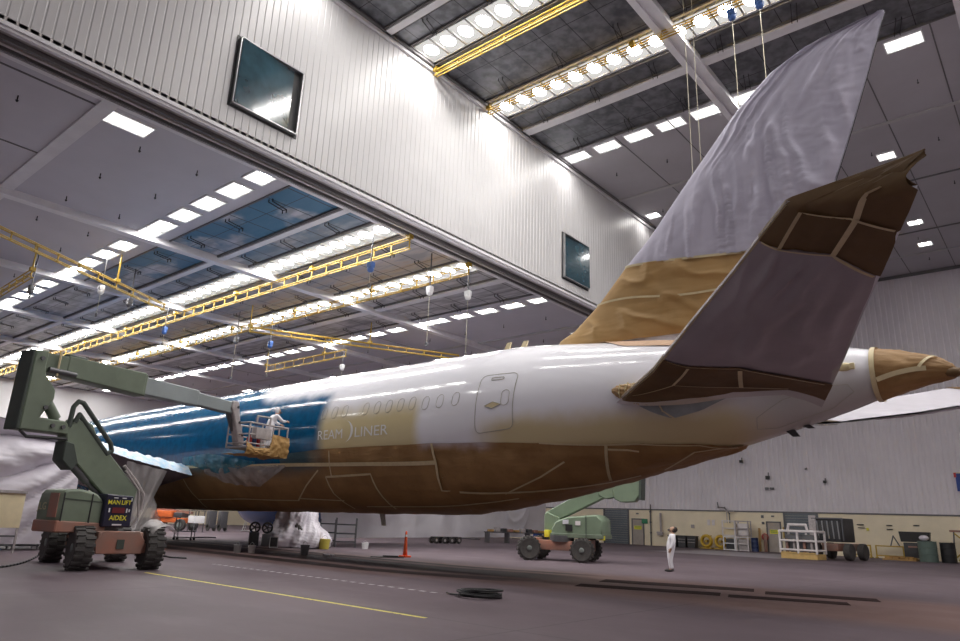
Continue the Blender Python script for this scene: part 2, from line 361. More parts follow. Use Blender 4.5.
# ---------------------------------------------------------------- windows in the header
for i,(y0,y1,z0,z1) in enumerate(((10.62,13.42,15.98,18.78),(32.45,35.25,15.8,18.62))):
    f=MB(); t=.045; x0,x1=XH+.0,XH+.22
    for a,b in (((x0,y0,z0),(x1,y0+t,z1)),((x0,y1-t,z0),(x1,y1,z1)),((x0,y0,z0),(x1,y1,z0+t)),((x0,y0,z1-t),(x1,y1,z1))): f.box2(a,b)
    w=struct('window_%d'%(i+1),f,'steel')
    p=MB(); p.box((XH+.14,(y0+y1)/2,(z0+z1)/2),(.012,y1-y0-2*t,z1-z0-2*t),rz=math.radians((5.2,-3.8)[i]),ry=math.radians((.0,-1.0)[i])); p.build('pane','glass_dark',w)
    p=MB(); p.box2((XH+.03,y0-.09,z0-.09),(XH+.05,y1+.09,z1+.09)); p.build('window_gasket','black',w)
# ---------------------------------------------------------------- doors of the far wall
def roller(n,x0,x1,h):
    mb=MB(); k=int(h/.22)
    for i in range(k): mb.box2((x0,YF-.13,i*h/k+.012),(x1,YF-.085,(i+1)*h/k))
    d=struct('door_%d'%n,mb,'roller')
    f=MB(); f.box2((x0-.14,YF-.2,0),(x0,YF-.08,h+.06)); f.box2((x1,YF-.2,0),(x1+.14,YF-.08,h+.06)); f.build('door_frame','steel_dark',d)
def door(n,x0,x1,h):
    mb=MB(); mb.box2((x0,YF-.13,.01),(x1,YF-.085,h)); d=struct('door_%d'%n,mb,'door_grey')
    f=MB(); f.box2((x0-.1,YF-.17,0),(x0,YF-.08,h+.1)); f.box2((x1,YF-.17,0),(x1+.1,YF-.08,h+.1)); f.box2((x0-.1,YF-.17,h),(x1+.1,YF-.08,h+.1)); f.build('door_frame','steel_dark',d)
    h_=MB(); h_.cyl((x1-.12,YF-.13,1.05),(x1-.12,YF-.2,1.05),.03,n=8); h_.box((x1-.18,YF-.2,1.05),(.16,.03,.03)); h_.build('handle','steel',d)
    s_=MB(); s_.box2((x0+.18,YF-.145,h-.95),(x1-.18,YF-.13,h-.6)); s=s_.build('door_sign','sign_yellow',d)
    for k in range(2): t_=MB(); t_.box2((x0+.26,YF-.15,h-.72-.12*k),(x1-.26,YF-.145,h-.67-.12*k)); t_.build('sign_line','sign_green',s)
roller(1,-38.15,-35.5,3.34); door(2,-34.95,-33.8,2.42); roller(3,-20.05,-17.45,3.36); door(4,-21.62,-20.55,2.5)
# ---------------------------------------------------------------- ceiling lights
def octo(mb,c,rx,ry,z,n=10): return mb.poly([(c[0]+rx*math.cos(2*PI*i/n),c[1]+ry*math.sin(2*PI*i/n),z) for i in range(n)][::-1])
def strip_light():
    t=thing('ceiling_light',(0,0,0),'x','light')
    f=MB(); w,d=.53,.72
    for a,b in (((-w,-d,-.06),(-w+.03,d,.06)),((w-.03,-d,-.06),(w,d,.06)),((-w,-d,-.06),(w,-d+.03,.06)),((-w,d-.03,-.06),(w,d,.06))): f.box2(a,b)
    f.build('housing','reflector',t,smooth=False)
    q=MB(); q.poly([(-w+.03,-d+.03,.03),(-w+.03,d-.03,.03),(w-.03,d-.03,.03),(w-.03,-d+.03,.03)]); q.build('diffuser','lamp_dim',t,recalc=False,smooth=False)
    q=MB(); octo(q,(0,0),.34,.42,.0); q.build('lamp','lamp_hot',t,recalc=False,smooth=False)
    index_kids(t); return t
def twin_light():
    t=thing('twin_ceiling_light',(0,0,0),'x','light')
    f=MB(); w,d=.78,.5
    for a,b in (((-w,-d,-.05),(-w+.05,d,.0)),((w-.05,-d,-.05),(w,d,.0)),((-w,-d,-.05),(w,-d+.05,.0)),((-w,d-.05,-.05),(w,d,.0))): f.box2(a,b)
    f.build('housing','white_metal',t,smooth=False)
    q=MB(); q.poly([(-w+.05,-d+.05,-.012),(-w+.05,d-.05,-.012),(w-.05,d-.05,-.012),(w-.05,-d+.05,-.012)]); q.build('diffuser','lamp_mid',t,recalc=False,smooth=False)
    for s in (-1,1): q=MB(); octo(q,(s*.36,0),.27,.3,-.025); q.build('lamp','lamp_hot',t,recalc=False,smooth=False)
    index_kids(t); return t
LASTL=['']; SL=strip_light(); TL=twin_light(); used=[0,0]
def put_light(kind,x,y,z,label,group,rz=0):
    i=0 if kind=='s' else 1; c=place((SL,TL)[i],(x,y,z),label,rz,first=False); c['group']=group; used[i]+=1; LASTL[0]=c.name
bays=[-23.0,-33.75,-44.4,-55.0,-65.7,-76.3,-87]
for y,nm in ((20.1,'the near yellow girder'),(26.1,'the far yellow girder')):
    for k in range(58): put_light('s',-23.6-1.1*k,y,ZL+.06,'square lamp in the low-ceiling light strip beside '+nm,'lamps of the low strip beside '+nm)
for y,nm in ((19.75,'nearer the viewer, above the first gold girder'),(25.65,'behind the second gold girder')):
    for k in range(34): put_light('s',-20.6-(-1.1)*k,y,ZH+.06,'square lamp in the high-ceiling strip '+nm,'lamps of the high strip '+nm)
for y,nm in ((13.45,'near edge of the blue low-ceiling panels'),(33.0,'far edge of the dark low-ceiling panels')):
    for k in range(30):
        x=-23.4-2.13*k
        if min(abs(x-b) for b in bays[1:])<.75: x+=(.9 if True else 0)
        put_light('t',x,y,ZL,'twin-lamp light in the row along the '+nm,'twin lights along the '+nm)
for y,nm,L in ((13.1,'nearer edge of the high dark panels',(-20.3,-18.25,-16.2,-14.2,-9,-7,-2.9,4,6,8,10)),(32.4,'far edge of the high dark panels',(-20.3,-18.25,-16.2,-14.2,-12.2,-9.8,-7.7,-2.9,4.2,6.3,8.4))):
    for x in L: put_light('t',x,y,ZH,'twin-lamp light in the row along the '+nm,'twin lights along the '+nm)
put_light('t',-23.6-.3,8.3,ZL,'lone twin-lamp light at the upper left, beside the wall bottom edge','x',rz=PI/2)
for x,y,l in ((-20.4,42.7,'single square light beside the white tail sheet, close to the siding'),(-5.6,43.1,'square light touching the tip of the brown tailplane'),(-13.2,45.4,'added light hidden behind the tail sheet for the window glow'),(-13.0,47.2,'second added light hidden behind the tail sheet for the window glow'),(-5.9,54.5,'upper of two square lights right of the brown tailplane'),(-6.0,59.3,'lower of two square lights right of the brown tailplane'),(-25.6,40.9,'lone light on the low ceiling just left of the brown fin paper')):  # both lights behind the tail sheet are added, unseen, for the window reflection
    put_light('t',x,y,ZL if x<-22 else ZH,l,'x'); bpy.data.objects[LASTL[0]].scale=(.62,1,1)
for x,y in ((6,43),(6,54.5),(-5.8,3.4),(1,3.4),(8,3.4),(-12,-8),(-5.8,-8),(1,-8),(8,-8),(-12,-13.4),(-5.8,-13.4),(1,-13.4),(8,-13.4)): put_light('t',x,y,ZH,'unseen recessed twin light of the high ceiling away from the panels','outer high lights')  # out of view; near-side rows mirror the far ones, added for side light
for x,y in ((-40,4),(-55,4),(-70,4),(-40,-8),(-60,-8),(-40,42),(-55,42),(-70,42),(-40,55),(-58,55),(-75,55)): put_light('t',x,y,ZL,'recessed twin light of the low ceiling away from the panels','outer low lights')
for o in list(bpy.data.objects):
    if o.get('group')=='x': del o['group']
for t in (SL,TL):
    for c in list(t.children): bpy.data.objects.remove(c)
    bpy.data.objects.remove(t)
# ---------------------------------------------------------------- sprinklers and paired hook brackets
def single(name,mb,m,cat,**k): o=mb.build(name,m,**k); tag(o,'x',cat); return o
mb=MB(); mb.cyl((0,0,.02),(0,0,-.18),.022,n=6); mb.cyl((0,0,-.18),(0,0,-.24),.055,.02,n=8); sp=single('ceiling_sprinkler',mb,'black','sprinkler')
def rep(proto,loc,label,group,rz=0):
    c=proto.copy(); COL.objects.link(c); c.location=loc; c.rotation_euler=(0,0,rz); c['label']=label; c['group']=group; return c
for k in range(17):
    for y,l in ((5.2,'left'),(9.3,'left'),(11.6,'left'),(36.2,'right'),(41.0,'right')):
        rep(sp,(-25.2-3.55*k,y,ZL),'small dark sprinkler head under the grey low ceiling, %s of the dark panels'%('left' if l=='left' else 'beyond and right'),'low ceiling sprinklers %s'%l)
for k in range(9):
    for y in (35.6,42.2,48.6,57.6,62.6): rep(sp,(-19.4+3.3*k,y+.3*(k%2),ZH),'small dark sprinkler head under the grey high ceiling','high ceiling sprinklers')
bpy.data.objects.remove(sp)
mb=MB()
for s in (-.11,.11):
    mb.box((s,0,-.12),(.032,.95,.032)); mb.box((s,-.45,-.05),(.032,.032,.16)); mb.box((s,.45,-.2),(.032,.032,.16))
mb.box((0,.45,-.12),(.26,.032,.032)); hk=single('ceiling_hook',mb,'black','bracket',smooth=False)
for k in range(18):
    for y in (15.4,18.45,22.0,24.4,27.8,31.2): rep(hk,(-25.2-3.55*k,y,ZL+.04),'paired black hook bracket under the dark low ceiling panels','low ceiling hook brackets',.25)
for k in range(9):
    for y in (15.2,18.4,23.9,27.4,31.0): rep(hk,(-19.4+3.3*k,y,ZH+.04),'paired black hook bracket under the dark high ceiling panels','high ceiling hook brackets',.25)
bpy.data.objects.remove(hk)
# ---------------------------------------------------------------- yellow girders
def girder(a,b,h,w,label,name='crane_girder',step=1.25,m='crane_yellow',r=.036):
    a=Vector(a); b=Vector(b); t=thing(name,a,label,'girder'); d=(b-a); L=d.length; d.normalize(); s=d.cross(Vector((0,0,1))).normalized()*w
    up=Vector((0,0,h)); n=int(L/step); q=MB()
    for zz in (Vector((0,0,0)),up):
        for sg in ((-1,1) if w>.15 else (-1,1)): q.cyl(sg*s*.6+zz,d*L+sg*s*.6+zz,r,n=6)
    for i in range(n+1):
        p=d*(L*i/n)
        q.cyl(p,p+up,r*1.1,n=5); q.cyl(p-s*.6,p+s*.6,r*.8,n=5); q.cyl(p-s*.6+up,p+s*.6+up,r*.8,n=5)
    q.build('truss',m,t)
    top=ZL if a.z<15 else ZH
    for i in range(0,n+1,6):
        p=d*(L*i/n); q=MB(); q.box(p+up+Vector((0,0,.08)),(.25,.25,.2)); q.cyl(p+up,p+Vector((0,0,top-a.z+.02)),.05,n=6); q.build('hanger',m,t)
    return t
girder((-22.6,21.05,14.1),(-86,21.05,14.1),.5,.16,'long yellow lattice girder under the low ceiling beside the near light strip')
girder((-22.6,25.35,14.1),(-86,25.35,14.1),.42,.16,'long yellow lattice girder under the low ceiling in front of the far light strip')
girder((-21.2,20.75,22.85),(16,20.75,22.85),.28,.14,'bright yellow girder under the high ceiling where it leaves the siding, nearer of two',step=1.4)
girder((-21.2,24.9,22.85),(16,24.9,22.85),.28,.14,'amber girder running right up to the tail sheet under the high ceiling, farther of two',step=1.4)
girder((-34.0,7.0,13.0),(-39.6,17.6,13.0),.34,.16,'slanting yellow girder crossing the light row at the upper left')
girder((-47.6,10.9,13.1),(-40.0,10.7,13.1),.34,.16,'short yellow girder at the left picture edge',m='crane_yellow')
girder((-39.9,23.5,13.1),(-33.4,36.8,13.1),.3,.16,'slanting thin yellow girder beyond the long ones, above the white fuselage')
girder((-50.6,31.8,13.1),(-40.0,31.6,13.1),.5,.16,'short yellow girder hanging above the blue fuselage')
# ---------------------------------------------------------------- hoists on chains
mat('hoist_blue',(.05,.12,.35),.4); mat('chain',(.4,.37,.28),.4,metal=.5)
def hoist(x,y,z,L,label,m='hoist_blue',top=ZL):
    t=thing('chain_hoist',(x,y,z),label,'hoist')
    q=MB(); q.box((0,0,0),(.34,.26,.3),bev=.05); q.ball((0,0,-.2),.17,10); q.build('body',m,t)
    q=MB(); q.cyl((0,0,.15),(0,0,top-z+.14),.035,n=6); q.build('suspension_rod','steel_dark',t)
    q=MB(); q.cyl((0,0,-.3),(0,0,-L),.015,n=5); q.build('chain','chain',t)
    q=MB(); q.torus((0,0,-L-.1),.09,.03,(0,1,0),12,6); q.build('hook','steel_dark',t)
hoist(-38.4,13.6,13.0,1.4,'pale hoist with a chain below the slanting girder at upper left','white_metal')
hoist(-39.5,15.6,13.0,.3,'small dark hoist at the lower part of the slanting left girder','steel_dark')
hoist(-41.7,11.3,13.0,.4,'dark hoist below the short girder at the left edge','steel_dark')
hoist(-43.9,19.8,13.0,.9,'blue hoist just below the near yellow girder, above the boom lift')
hoist(-42.1,23.9,13.0,2.6,'dark hoist with long chain left of the blue hoist over the blue fuselage','steel_dark')
hoist(-23.8,19.8,13.1,.9,'blue hoist between the two long yellow girders at their right ends')
hoist(-41.1,25.9,13.0,2.2,'blue hoist hanging over the end of the short far girder')
hoist(-42.3,33.2,12.9,.9,'white hoist right of the short far girder','white_metal')
hoist(-23.7,23.7,13.0,2.8,'pale hoist with long chain, left of two under the dark panels','white_metal')
hoist(-22.95,25.8,13.2,3.2,'pale hoist with long chain, right of two near the wall bottom edge','white_metal')
hoist(-7.8,24.2,22.0,5.2,'purple-blue hoist with long chain above the tail sheet',top=ZH)
hoist(-6.7,24.2,22.0,5.4,'blue hoist with chain right above the tail sheet, nearest the top edge',top=ZH)
mat('rope',(.40,.37,.28),.7)
for dx,l in ((0,'left'),(.35,'right')):
    q=MB(); q.cyl((-9.4+dx,23.2,ZH),(-9.4+dx,23.2,12.8),.013,n=5); o=q.build('hanging_rope','rope'); tag(o,'thin tan rope hanging from the high ceiling left of the tail sheet, %s of two'%l,'rope')
# ---------------------------------------------------------------- airliner
def fbm(x,y,z,o=4):
    return noise.fractal(Vector((x,y,z)),.8,2.1,o)
def paint_mat():
    m=mat('paint',(.8,.8,.82),.3,coat=.0,spec=.4); g=NT(m); o=g.xyz(); X,Y,Z=o[0],o[1],o[2]
    n=g.noise(1.2,4); nf=g.noise(3.5,4); w=g.math('MULTIPLY_ADD',n,.9,-.45)
    Xn=g.math('ADD',X,g.math('MULTIPLY',w,.45)); Zn=g.math('ADD',Z,g.math('MULTIPLY',w,.5))
    white,cream=(.87,.87,.93),(.68,.58,.34)
    cA=g.math('MULTIPLY',g.math('SUBTRACT',1.0,g.step(Xn,-17.65,-17.05)),g.math('SUBTRACT',1.0,g.step(Zn,5.2,6.1)))
    lim=g.math('MULTIPLY_ADD',X,.02,5.2)
    cB=g.math('MULTIPLY',g.step(Xn,-15.3,-13.6),g.math('SUBTRACT',1.0,g.step(g.math('SUBTRACT',Zn,lim),-.45,.35)))
    cB=g.math('MULTIPLY',cB,g.math('SUBTRACT',1.0,g.step(Xn,-7.2,-5.0)))
    c=g.mix(g.math('MAXIMUM',cA,cB),white,cream)
    c=g.mix(g.math('MULTIPLY',g.step(Xn,-7.0,-5.2),g.math('MULTIPLY',.75,g.math('SUBTRACT',1.0,g.step(Z,5.3,6.0)))),c,(.42,.41,.38))
    bm=g.math('SUBTRACT',1.0,g.step(Xn,-23.25,-22.35))
    top=g.math('MULTIPLY',g.step(g.math('MULTIPLY_ADD',g.math('SUBTRACT',Z,6.9),1.6,X),-28.8,-27.6),g.step(Zn,6.25,6.75))
    bm=g.math('MULTIPLY',bm,g.math('SUBTRACT',1.0,top))
    c=g.mix(bm,c,g.mix(g.step(nf,.3,.7),(.0,.075,.185),(.0,.11,.255)))
    g.base(c); g.rough(g.math('MULTIPLY_ADD',nf,.06,.09)); g.bump(n,.05,.05)
paint_mat()
def paper_mat():
    m=mat('brown_paper',(.33,.2,.08),.62); g=NT(m); o=g.xyz(); n=g.noise(.8,5); f=g.noise(6,5,(1,1,.35)); k=g.noise(2.0,6,(.35,1,1.6))
    c=g.mix(g.step(n,.3,.7),(.28,.155,.055),(.39,.23,.09)); c=g.mix(g.math('MULTIPLY',g.step(f,.5,.8),.35),c,(.2,.11,.04))
    # overspray of blue and of white on the paper of the belly
    b=g.math('MULTIPLY',g.math('SUBTRACT',1.0,g.step(g.math('MULTIPLY_ADD',n,1.2,o[0]),-23.2,-21.6)),g.step(g.math('MULTIPLY_ADD',n,.8,o[2]),3.5,4.3))
    b=g.math('MULTIPLY',b,g.math('LESS_THAN',o[2],5.2)); c=g.mix(g.math('MULTIPLY',b,.9),c,(.005,.085,.13))
    s=g.math('MULTIPLY',g.step(g.math('MULTIPLY_ADD',n,1.0,o[0]),-16.9,-16.3),g.math('SUBTRACT',1.0,g.step(g.math('MULTIPLY_ADD',n,1.0,o[0]),-14.2,-13.4)))
    s=g.math('MULTIPLY',s,g.step(g.math('MULTIPLY_ADD',n,.9,o[2]),4.3,4.75)); s=g.math('MULTIPLY',s,g.math('LESS_THAN',o[2],4.9)); c=g.mix(g.math('MULTIPLY',s,.8),c,(.62,.58,.66))
    g.base(c); g.bump(k,.5,.09)
paper_mat()
mat('dark_shaded_paper',(.14,.08,.03),.6,var=.15,vscale=1.0,bump=.4,bscale=1.6,bdist=.06)  # tailplane paper: brown darkened for the shade on its underside
mat('tape',(.66,.56,.34),.55,var=.08,vscale=5)
mat('seam_paint',(.42,.40,.35),.5); mat('lettering',(.82,.82,.80),.4)
mat('lavender_cloth',(.50,.48,.585),.8,var=.04,vscale=.6,bump=.25,bscale=3.0,stretch=(1,1,.25),bdist=.04)
mat('grey_sheet',(.38,.335,.365),.45,var=.10,vscale=.5,bump=.3,bscale=1.2,bdist=.1)
mat('pale_sheet',(.52,.50,.55),.5,var=.08,vscale=.8,bump=.3,bscale=1.4,bdist=.08)
mat('plastic_white',(.78,.74,.81),.4,var=.06,vscale=.5,bump=.25,bscale=1.8,bdist=.06)
mat('plastic_clear',(.62,.58,.58),.3,bump=.7,bscale=2.2,alpha=.4,bdist=.08)
mat('plastic_teal',(.02,.22,.33),.3,bump=.5,bscale=3,alpha=.6,bdist=.08,var=.3,vscale=2)
mat('plastic_sky',(.35,.62,.85),.4,var=.4,vscale=3,col2=(.8,.82,.86),bump=.4,bscale=4)
mat('nacelle_blue',(.02,.07,.22),.3,coat=.5); mat('tyre',(.065,.06,.058),.75,var=.2,vscale=8,bump=.3,bscale=15)
RO=(-33.0,20.0,0.0)
plane=thing('airliner',RO,'twin-engine airliner being painted, tail in brown paper and cloth, front half blue, side partly lettered','airplane')
NEG=(-RO[0],-RO[1],-RO[2])
def part(name,mb,m,parent=None,**k):
    return mb.build(name,m,parent or plane,loc=NEG if (parent is None) else None,**k)
mb=MB(); xs=sorted(set([-64.6+.12*i for i in range(12)]+[-63+.6*i for i in range(78)]+[-16.5+.25*i for i in range(54)]+[-3+.1*i for i in range(13)]+[-1.76]))
NX=len(xs)-1
mb.grid(lambda u,v: fus(xs[min(int(round(u*NX)),NX)],v*360),NX,90); bmesh.ops.remove_doubles(mb.b,verts=mb.b.verts,dist=.0005)
fuse=part('fuselage',mb,'paint',smooth=True)
def ips(t,P):
    if t<=P[0][0]: return P[0][1]
    for a,b in zip(P,P[1:]):
        if t<=b[0]: return a[1]+(b[1]-a[1])*(t-a[0])/(b[0]-a[0])
    return P[-1][1]
def shell(x0,x1,top,bot,off,nx,na,amp=0.0,fr=1.0,seed=0,ax=1.0):
    """sheet lying on the fuselage between two angle curves"""
    mb=MB()
    def f(u,v):
        x=x0+(x1-x0)*u; a0,a1=(top(x) if callable(top) else top),(bot(x) if callable(bot) else bot); a=a0+(a1-a0)*v
        d=off+(amp*fbm(x*fr*ax,a*.05*fr,seed) if amp else 0); return fus(x,a,max(d,.008))
    return mb.grid(f,nx,na)
def strap(P,w=.05,off=.085,step=.4):
    """tape laid on the fuselage through (x, angle) points"""
    pts=[]; nr=[]
    for (xa,aa),(xb,ab) in zip(P,P[1:]):
        L=math.hypot(xb-xa,(ab-aa)*.05); n=max(2,int(L/step))
        for i in range(n+(1 if (xb,ab)==tuple(P[-1]) else 0)):
            t=i/n; x,a=xa+(xb-xa)*t,aa+(ab-aa)*t; pts.append(fus(x,a,off)); p=Vector(fus(x,a,off+.5))-Vector(pts[-1]); nr.append(p)
    return MB().strip(pts,w,nr)
B1=[(-45,108),(-31.6,109.2),(-27.8,111.9),(-24.2,113),(-19.9,114.8),(-16.6,116.8)]
pa=part('belly_masking_paper',shell(-46,-16.6,lambda x:ips(x,B1),252,.035,110,60,.035,.8,1),'brown_paper',smooth=True)
B2=[(-25.5,104.5),(-24.06,103.6),(-22.7,102.4),(-19.5,102.8),(-16.6,104.1)]
part('upper_masking_band',shell(-25.5,-16.55,lambda x:ips(x,B2),lambda x:ips(x,B1)+1,.03,60,12,.025,1.6,2),'brown_paper',smooth=True)
B3=[(-16.6,104.1),(-14.5,108.5),(-12.5,115.8),(-11,124),(-9.5,132.2),(-8.6,141),(-7.96,148.2),(-7.4,160),(-7.0,176),(-6.9,181)]
pb=part('aft_masking_paper',shell(-16.62,-6.95,lambda x:ips(x,B3),lambda x:360-ips(x,B3)+.5,.04,90,60,.075,.9,5,.8),'brown_paper',smooth=True)
for P,w,par in (([(-45,112),(-31.6,109.5),(-27.8,112.2),(-24.2,113.2),(-19.9,115),(-16.6,117)],.075,pa),
    ([(-16.63,104.2),(-16.6,117.3),(-16.86,138.4),(-15.8,142.8),(-14,151.1),(-12.65,157.9),(-11.1,167.9),(-10.1,171)],.05,pa),
    ([(-22.68,123.7),(-20,122.5),(-20.03,134.4),(-20.02,158.8)],.045,pa),([(-22.68,123.7),(-22.74,138.8),(-22.45,159.4)],.04,pa),
    ([(-22.45,147.1),(-25.3,144.5),(-25.5,147.2),(-27.3,146.8),(-29.6,145),(-33.7,145.6)],.035,pa),([(-21.5,155),(-19.9,154.7),(-17.6,155),(-15.8,155.3),(-14.2,158)],.035,pa),
    ([(-22.1,104),(-22.3,123)],.03,pa),([(-25.5,147),(-24.2,131),(-23.0,118)],.03,pa),
    ([(-33.84,121),(-33.69,145.6),(-34.07,161)],.04,pa),([(-10.45,127.2),(-10.7,145),(-11,165.2)],.05,pb),([(-10.44,130.8),(-9.9,135),(-9.6,138.9)],.035,pb),
    ([(-7.1,168.9),(-7.6,160),(-8.19,155.3),(-9.37,173)],.03,pb),([(-12.5,115.4),(-11,123.7),(-9.5,131.9),(-8.6,140.7),(-7.96,147.9),(-7.1,172)],.025,pb),
    ([(-14.5,150),(-12.9,141),(-11.9,133)],.03,pb)):
    strap(P,w).build('masking_tape','tape',par,smooth=True)
# bulging belly fairing at the wing
part('belly_fairing',shell(-47,-28,lambda x:112,lambda x:248,.0,50,50),'brown_paper',smooth=True) if False else None
# crown paper at the fin root
part('crown_masking_paper',shell(-11.6,-5.2,lambda x:ips(x,[(-11.6,8),(-10.2,34),(-5.2,44)])*-1,lambda x:ips(x,[(-11.6,8),(-10.2,34),(-5.2,44)]),.03,24,24,.02,1.5,3),mat('pink_paper',(.62,.42,.29),.6,var=.08,bump=.2,bscale=3),smooth=True)
# tail cone wrapping
cc=part('tail_cone_wrap',shell(-3.47,-1.765,0,360,.05,24,60,.035,2.6,8),'brown_paper',smooth=True)
strap([(-3.47,0),(-3.47,90),(-3.47,180),(-3.47,270),(-3.47,360)],.06,.075,.2).build('masking_tape','tape',cc,smooth=True)
strap([(-3.4,112),(-3.0,104),(-2.6,98),(-2.35,96)],.06,.10,.1).build('masking_tape','tape',cc,smooth=True)
strap([(-2.5,92),(-2.15,30),(-2.1,20)],.035,.10,.1).build('masking_tape','tape',cc,smooth=True)
q=MB(); q.lathe([(.03,0),(.10,.1),(.13,.25),(.09,.4)],(-2.06,19.85,5.62),(1,-.1,-.08),10); q.tube([(-1.7,19.84,5.6),(-1.55,19.84,5.68)],.03,6); q.build('cone_tip_bundle','dark_shaded_paper',cc,smooth=True)
# probe cover, access panel, shaded stabiliser recess
q=MB(); p=fus(-4.08,80); q.ball((p[0],p[1]-.03,p[2]),.13,16,(1.7,.6,.85)); q.box((p[0]+.2,p[1]-.05,p[2]),(.12,.1,.16),bev=.02); q.box((p[0]-.42,p[1]-.02,p[2]-.02),(.05,.04,.05)); part('light_cover',q,'tape',smooth=True)
def outline(P,r=.008,off=.004,closed=True,step=.12,n=5):
    pts=[]; Q=P+[P[0]] if closed else P
    for (xa,aa),(xb,ab) in zip(Q,Q[1:]):
        k=max(1,int(math.hypot(xb-xa,(ab-aa)*.05)/step))
        for i in range(k): t=i/k; pts.append(fus(xa+(xb-xa)*t,aa+(ab-aa)*t,off))
    pts.append(fus(*Q[-1],off)); q=MB()
    for a,b in zip(pts,pts[1:]): q.cyl(a,b,r,n=n,cap=False)
    return q
part('access_panel_seam',outline([(-4.5,108),(-4.05,112),(-3.95,128),(-4.5,150),(-5.9,158),(-6.4,150),(-6.3,134),(-5.6,118)],.009),'seam_paint')
q=shell(-9.7,-6.0,lambda x:ips(x,[(-9.7,91),(-9,90),(-6.0,92)]),lambda x:ips(x,[(-9.7,92),(-8.9,108),(-8.4,116),(-7.6,113.5),(-6.0,96)]),.018,24,14); part('shaded_seal_plate',q,mat('seal_shade',(.34,.37,.38),.4,var=.2,vscale=2),smooth=True)  # plate over the recess; its grey-blue is mostly shade below the tailplane root
part('seal_plate_tape',strap([(-8.75,99),(-8.65,108),(-8.3,118.5)],.04,.02),'tape')
# cabin door
dr=part('cabin_door',shell(-14.76,-13.36,61.5,102.3,.012,10,24),'paint',smooth=True)
def rrect(x0,x1,a0,a1,rx,ra):
    P=[]
    for cx,ca,s in ((x1-rx,a0+ra,-90),(x1-rx,a1-ra,0),(x0+rx,a1-ra,90),(x0+rx,a0+ra,180)):
        for k in range(5): t=math.radians(s+22.5*k); P.append((cx+rx*math.cos(t),ca+ra*math.sin(t)))
    return P
outline(rrect(-14.78,-13.34,61.2,102.6,.2,4),.010,.014).build('door_seam','seam_paint',dr)
outline(rrect(-13.8,-13.5,75,86,.14,2.8),.009,.018).build('door_window','seam_paint',dr)
outline(rrect(-14.35,-13.85,64,66,.06,.9),.011,.018).build('door_vent','seam_paint',dr)
q=MB(); c=[fus(x,a,.03) for x,a in ((-14.42,85),(-14.1,82.8),(-13.78,85),(-14.1,87.2))]; q.poly(c); q.build('handle_cover','tape',dr)
outline([(-14.42,85),(-14.1,82.8),(-13.78,85),(-14.1,87.2)],.01,.03).build('handle_outline','seam_paint',dr)
# cabin windows
for x,a in zip((-22.72,-22.06,-21.43,-20.21,-19.57,-18.94,-18.33,-17.73,-17.07,-16.4,-15.7),(75,)*11):
    a+=(.0 if x<-17.5 else 1.0)
    w=part('cabin_window',shell(x-.13,x+.13,a-4.2,a+4.2,.006,3,8),'paint',smooth=True)
    outline(rrect(x-.15,x+.15,a-4.9,a+4.9,.15,3.2),.0075,.008,step=.06).build('window_rim','seam_paint',w)
# lettering on the side
def lettering(txt,x0,x1,a_base,a_top,parent=None):
    cu=bpy.data.curves.new('t','FONT'); cu.body=txt; cu.resolution_u=3; ob=bpy.data.objects.new('t',cu); COL.objects.link(ob)
    bpy.context.view_layer.update(); dg=bpy.context.evaluated_depsgraph_get(); me=bpy.data.meshes.new_from_object(ob.evaluated_get(dg))
    mnx=min(v.co.x for v in me.vertices); mxx=max(v.co.x for v in me.vertices); mny=min(v.co.y for v in me.vertices); mxy=max(v.co.y for v in me.vertices)
    q=MB(); q.b.from_mesh(me)
    for v in q.b.verts:
        u=(v.co.x-mnx)/(mxx-mnx); w=(v.co.y-mny)/(mxy-mny); v.co=fus(x0+(x1-x0)*u,a_base+(a_top-a_base)*w,.014)
    bpy.data.objects.remove(ob); return q
part('lettering',lettering('REAM',-22.86,-21.36,95.5,88.6),'lettering',smooth=False)
part('lettering',lettering('LINER',-20.62,-18.8,95.4,88.4),'lettering',smooth=False)
q=MB(); R=1.0
for i in range(16):
    t0,t1=-75+150*i/16,-75+150*(i+1)/16
    def sw(t): 
        k=math.cos(math.radians(t*1.2)) ; cx=-21.35+.62*math.cos(math.radians(t)); ca=90.6+8.4*math.sin(math.radians(t)); return (cx-.13*k,ca),(cx,ca)
    a,b=sw(t0),sw(t1); q.poly([fus(*a[0],.014),fus(*b[0],.014),fus(*b[1],.014),fus(*a[1],.014)])
part('lettering',q,'lettering',smooth=False)
# blade antennas and drain mast
for x,s,h,m in ((-15.67,1,.34,'tape'),(-14.9,1,.3,'tape'),(-21.9,-1,.5,'seam_paint'),(-5.75,-1,.16,'dark'),(-5.35,-1,.07,'dark')):
    zt=_ip(x,1) if s>0 else _ip(x,2); q=MB(); q.prism([(-.12,-.03),(.14,-.03),(.22*1.2,h),(.08,h)],lambda p,k:(x+p[0],PY-.1+(.04 if k else -.04),zt+s*p[1])); part('blade_antenna',q,m)
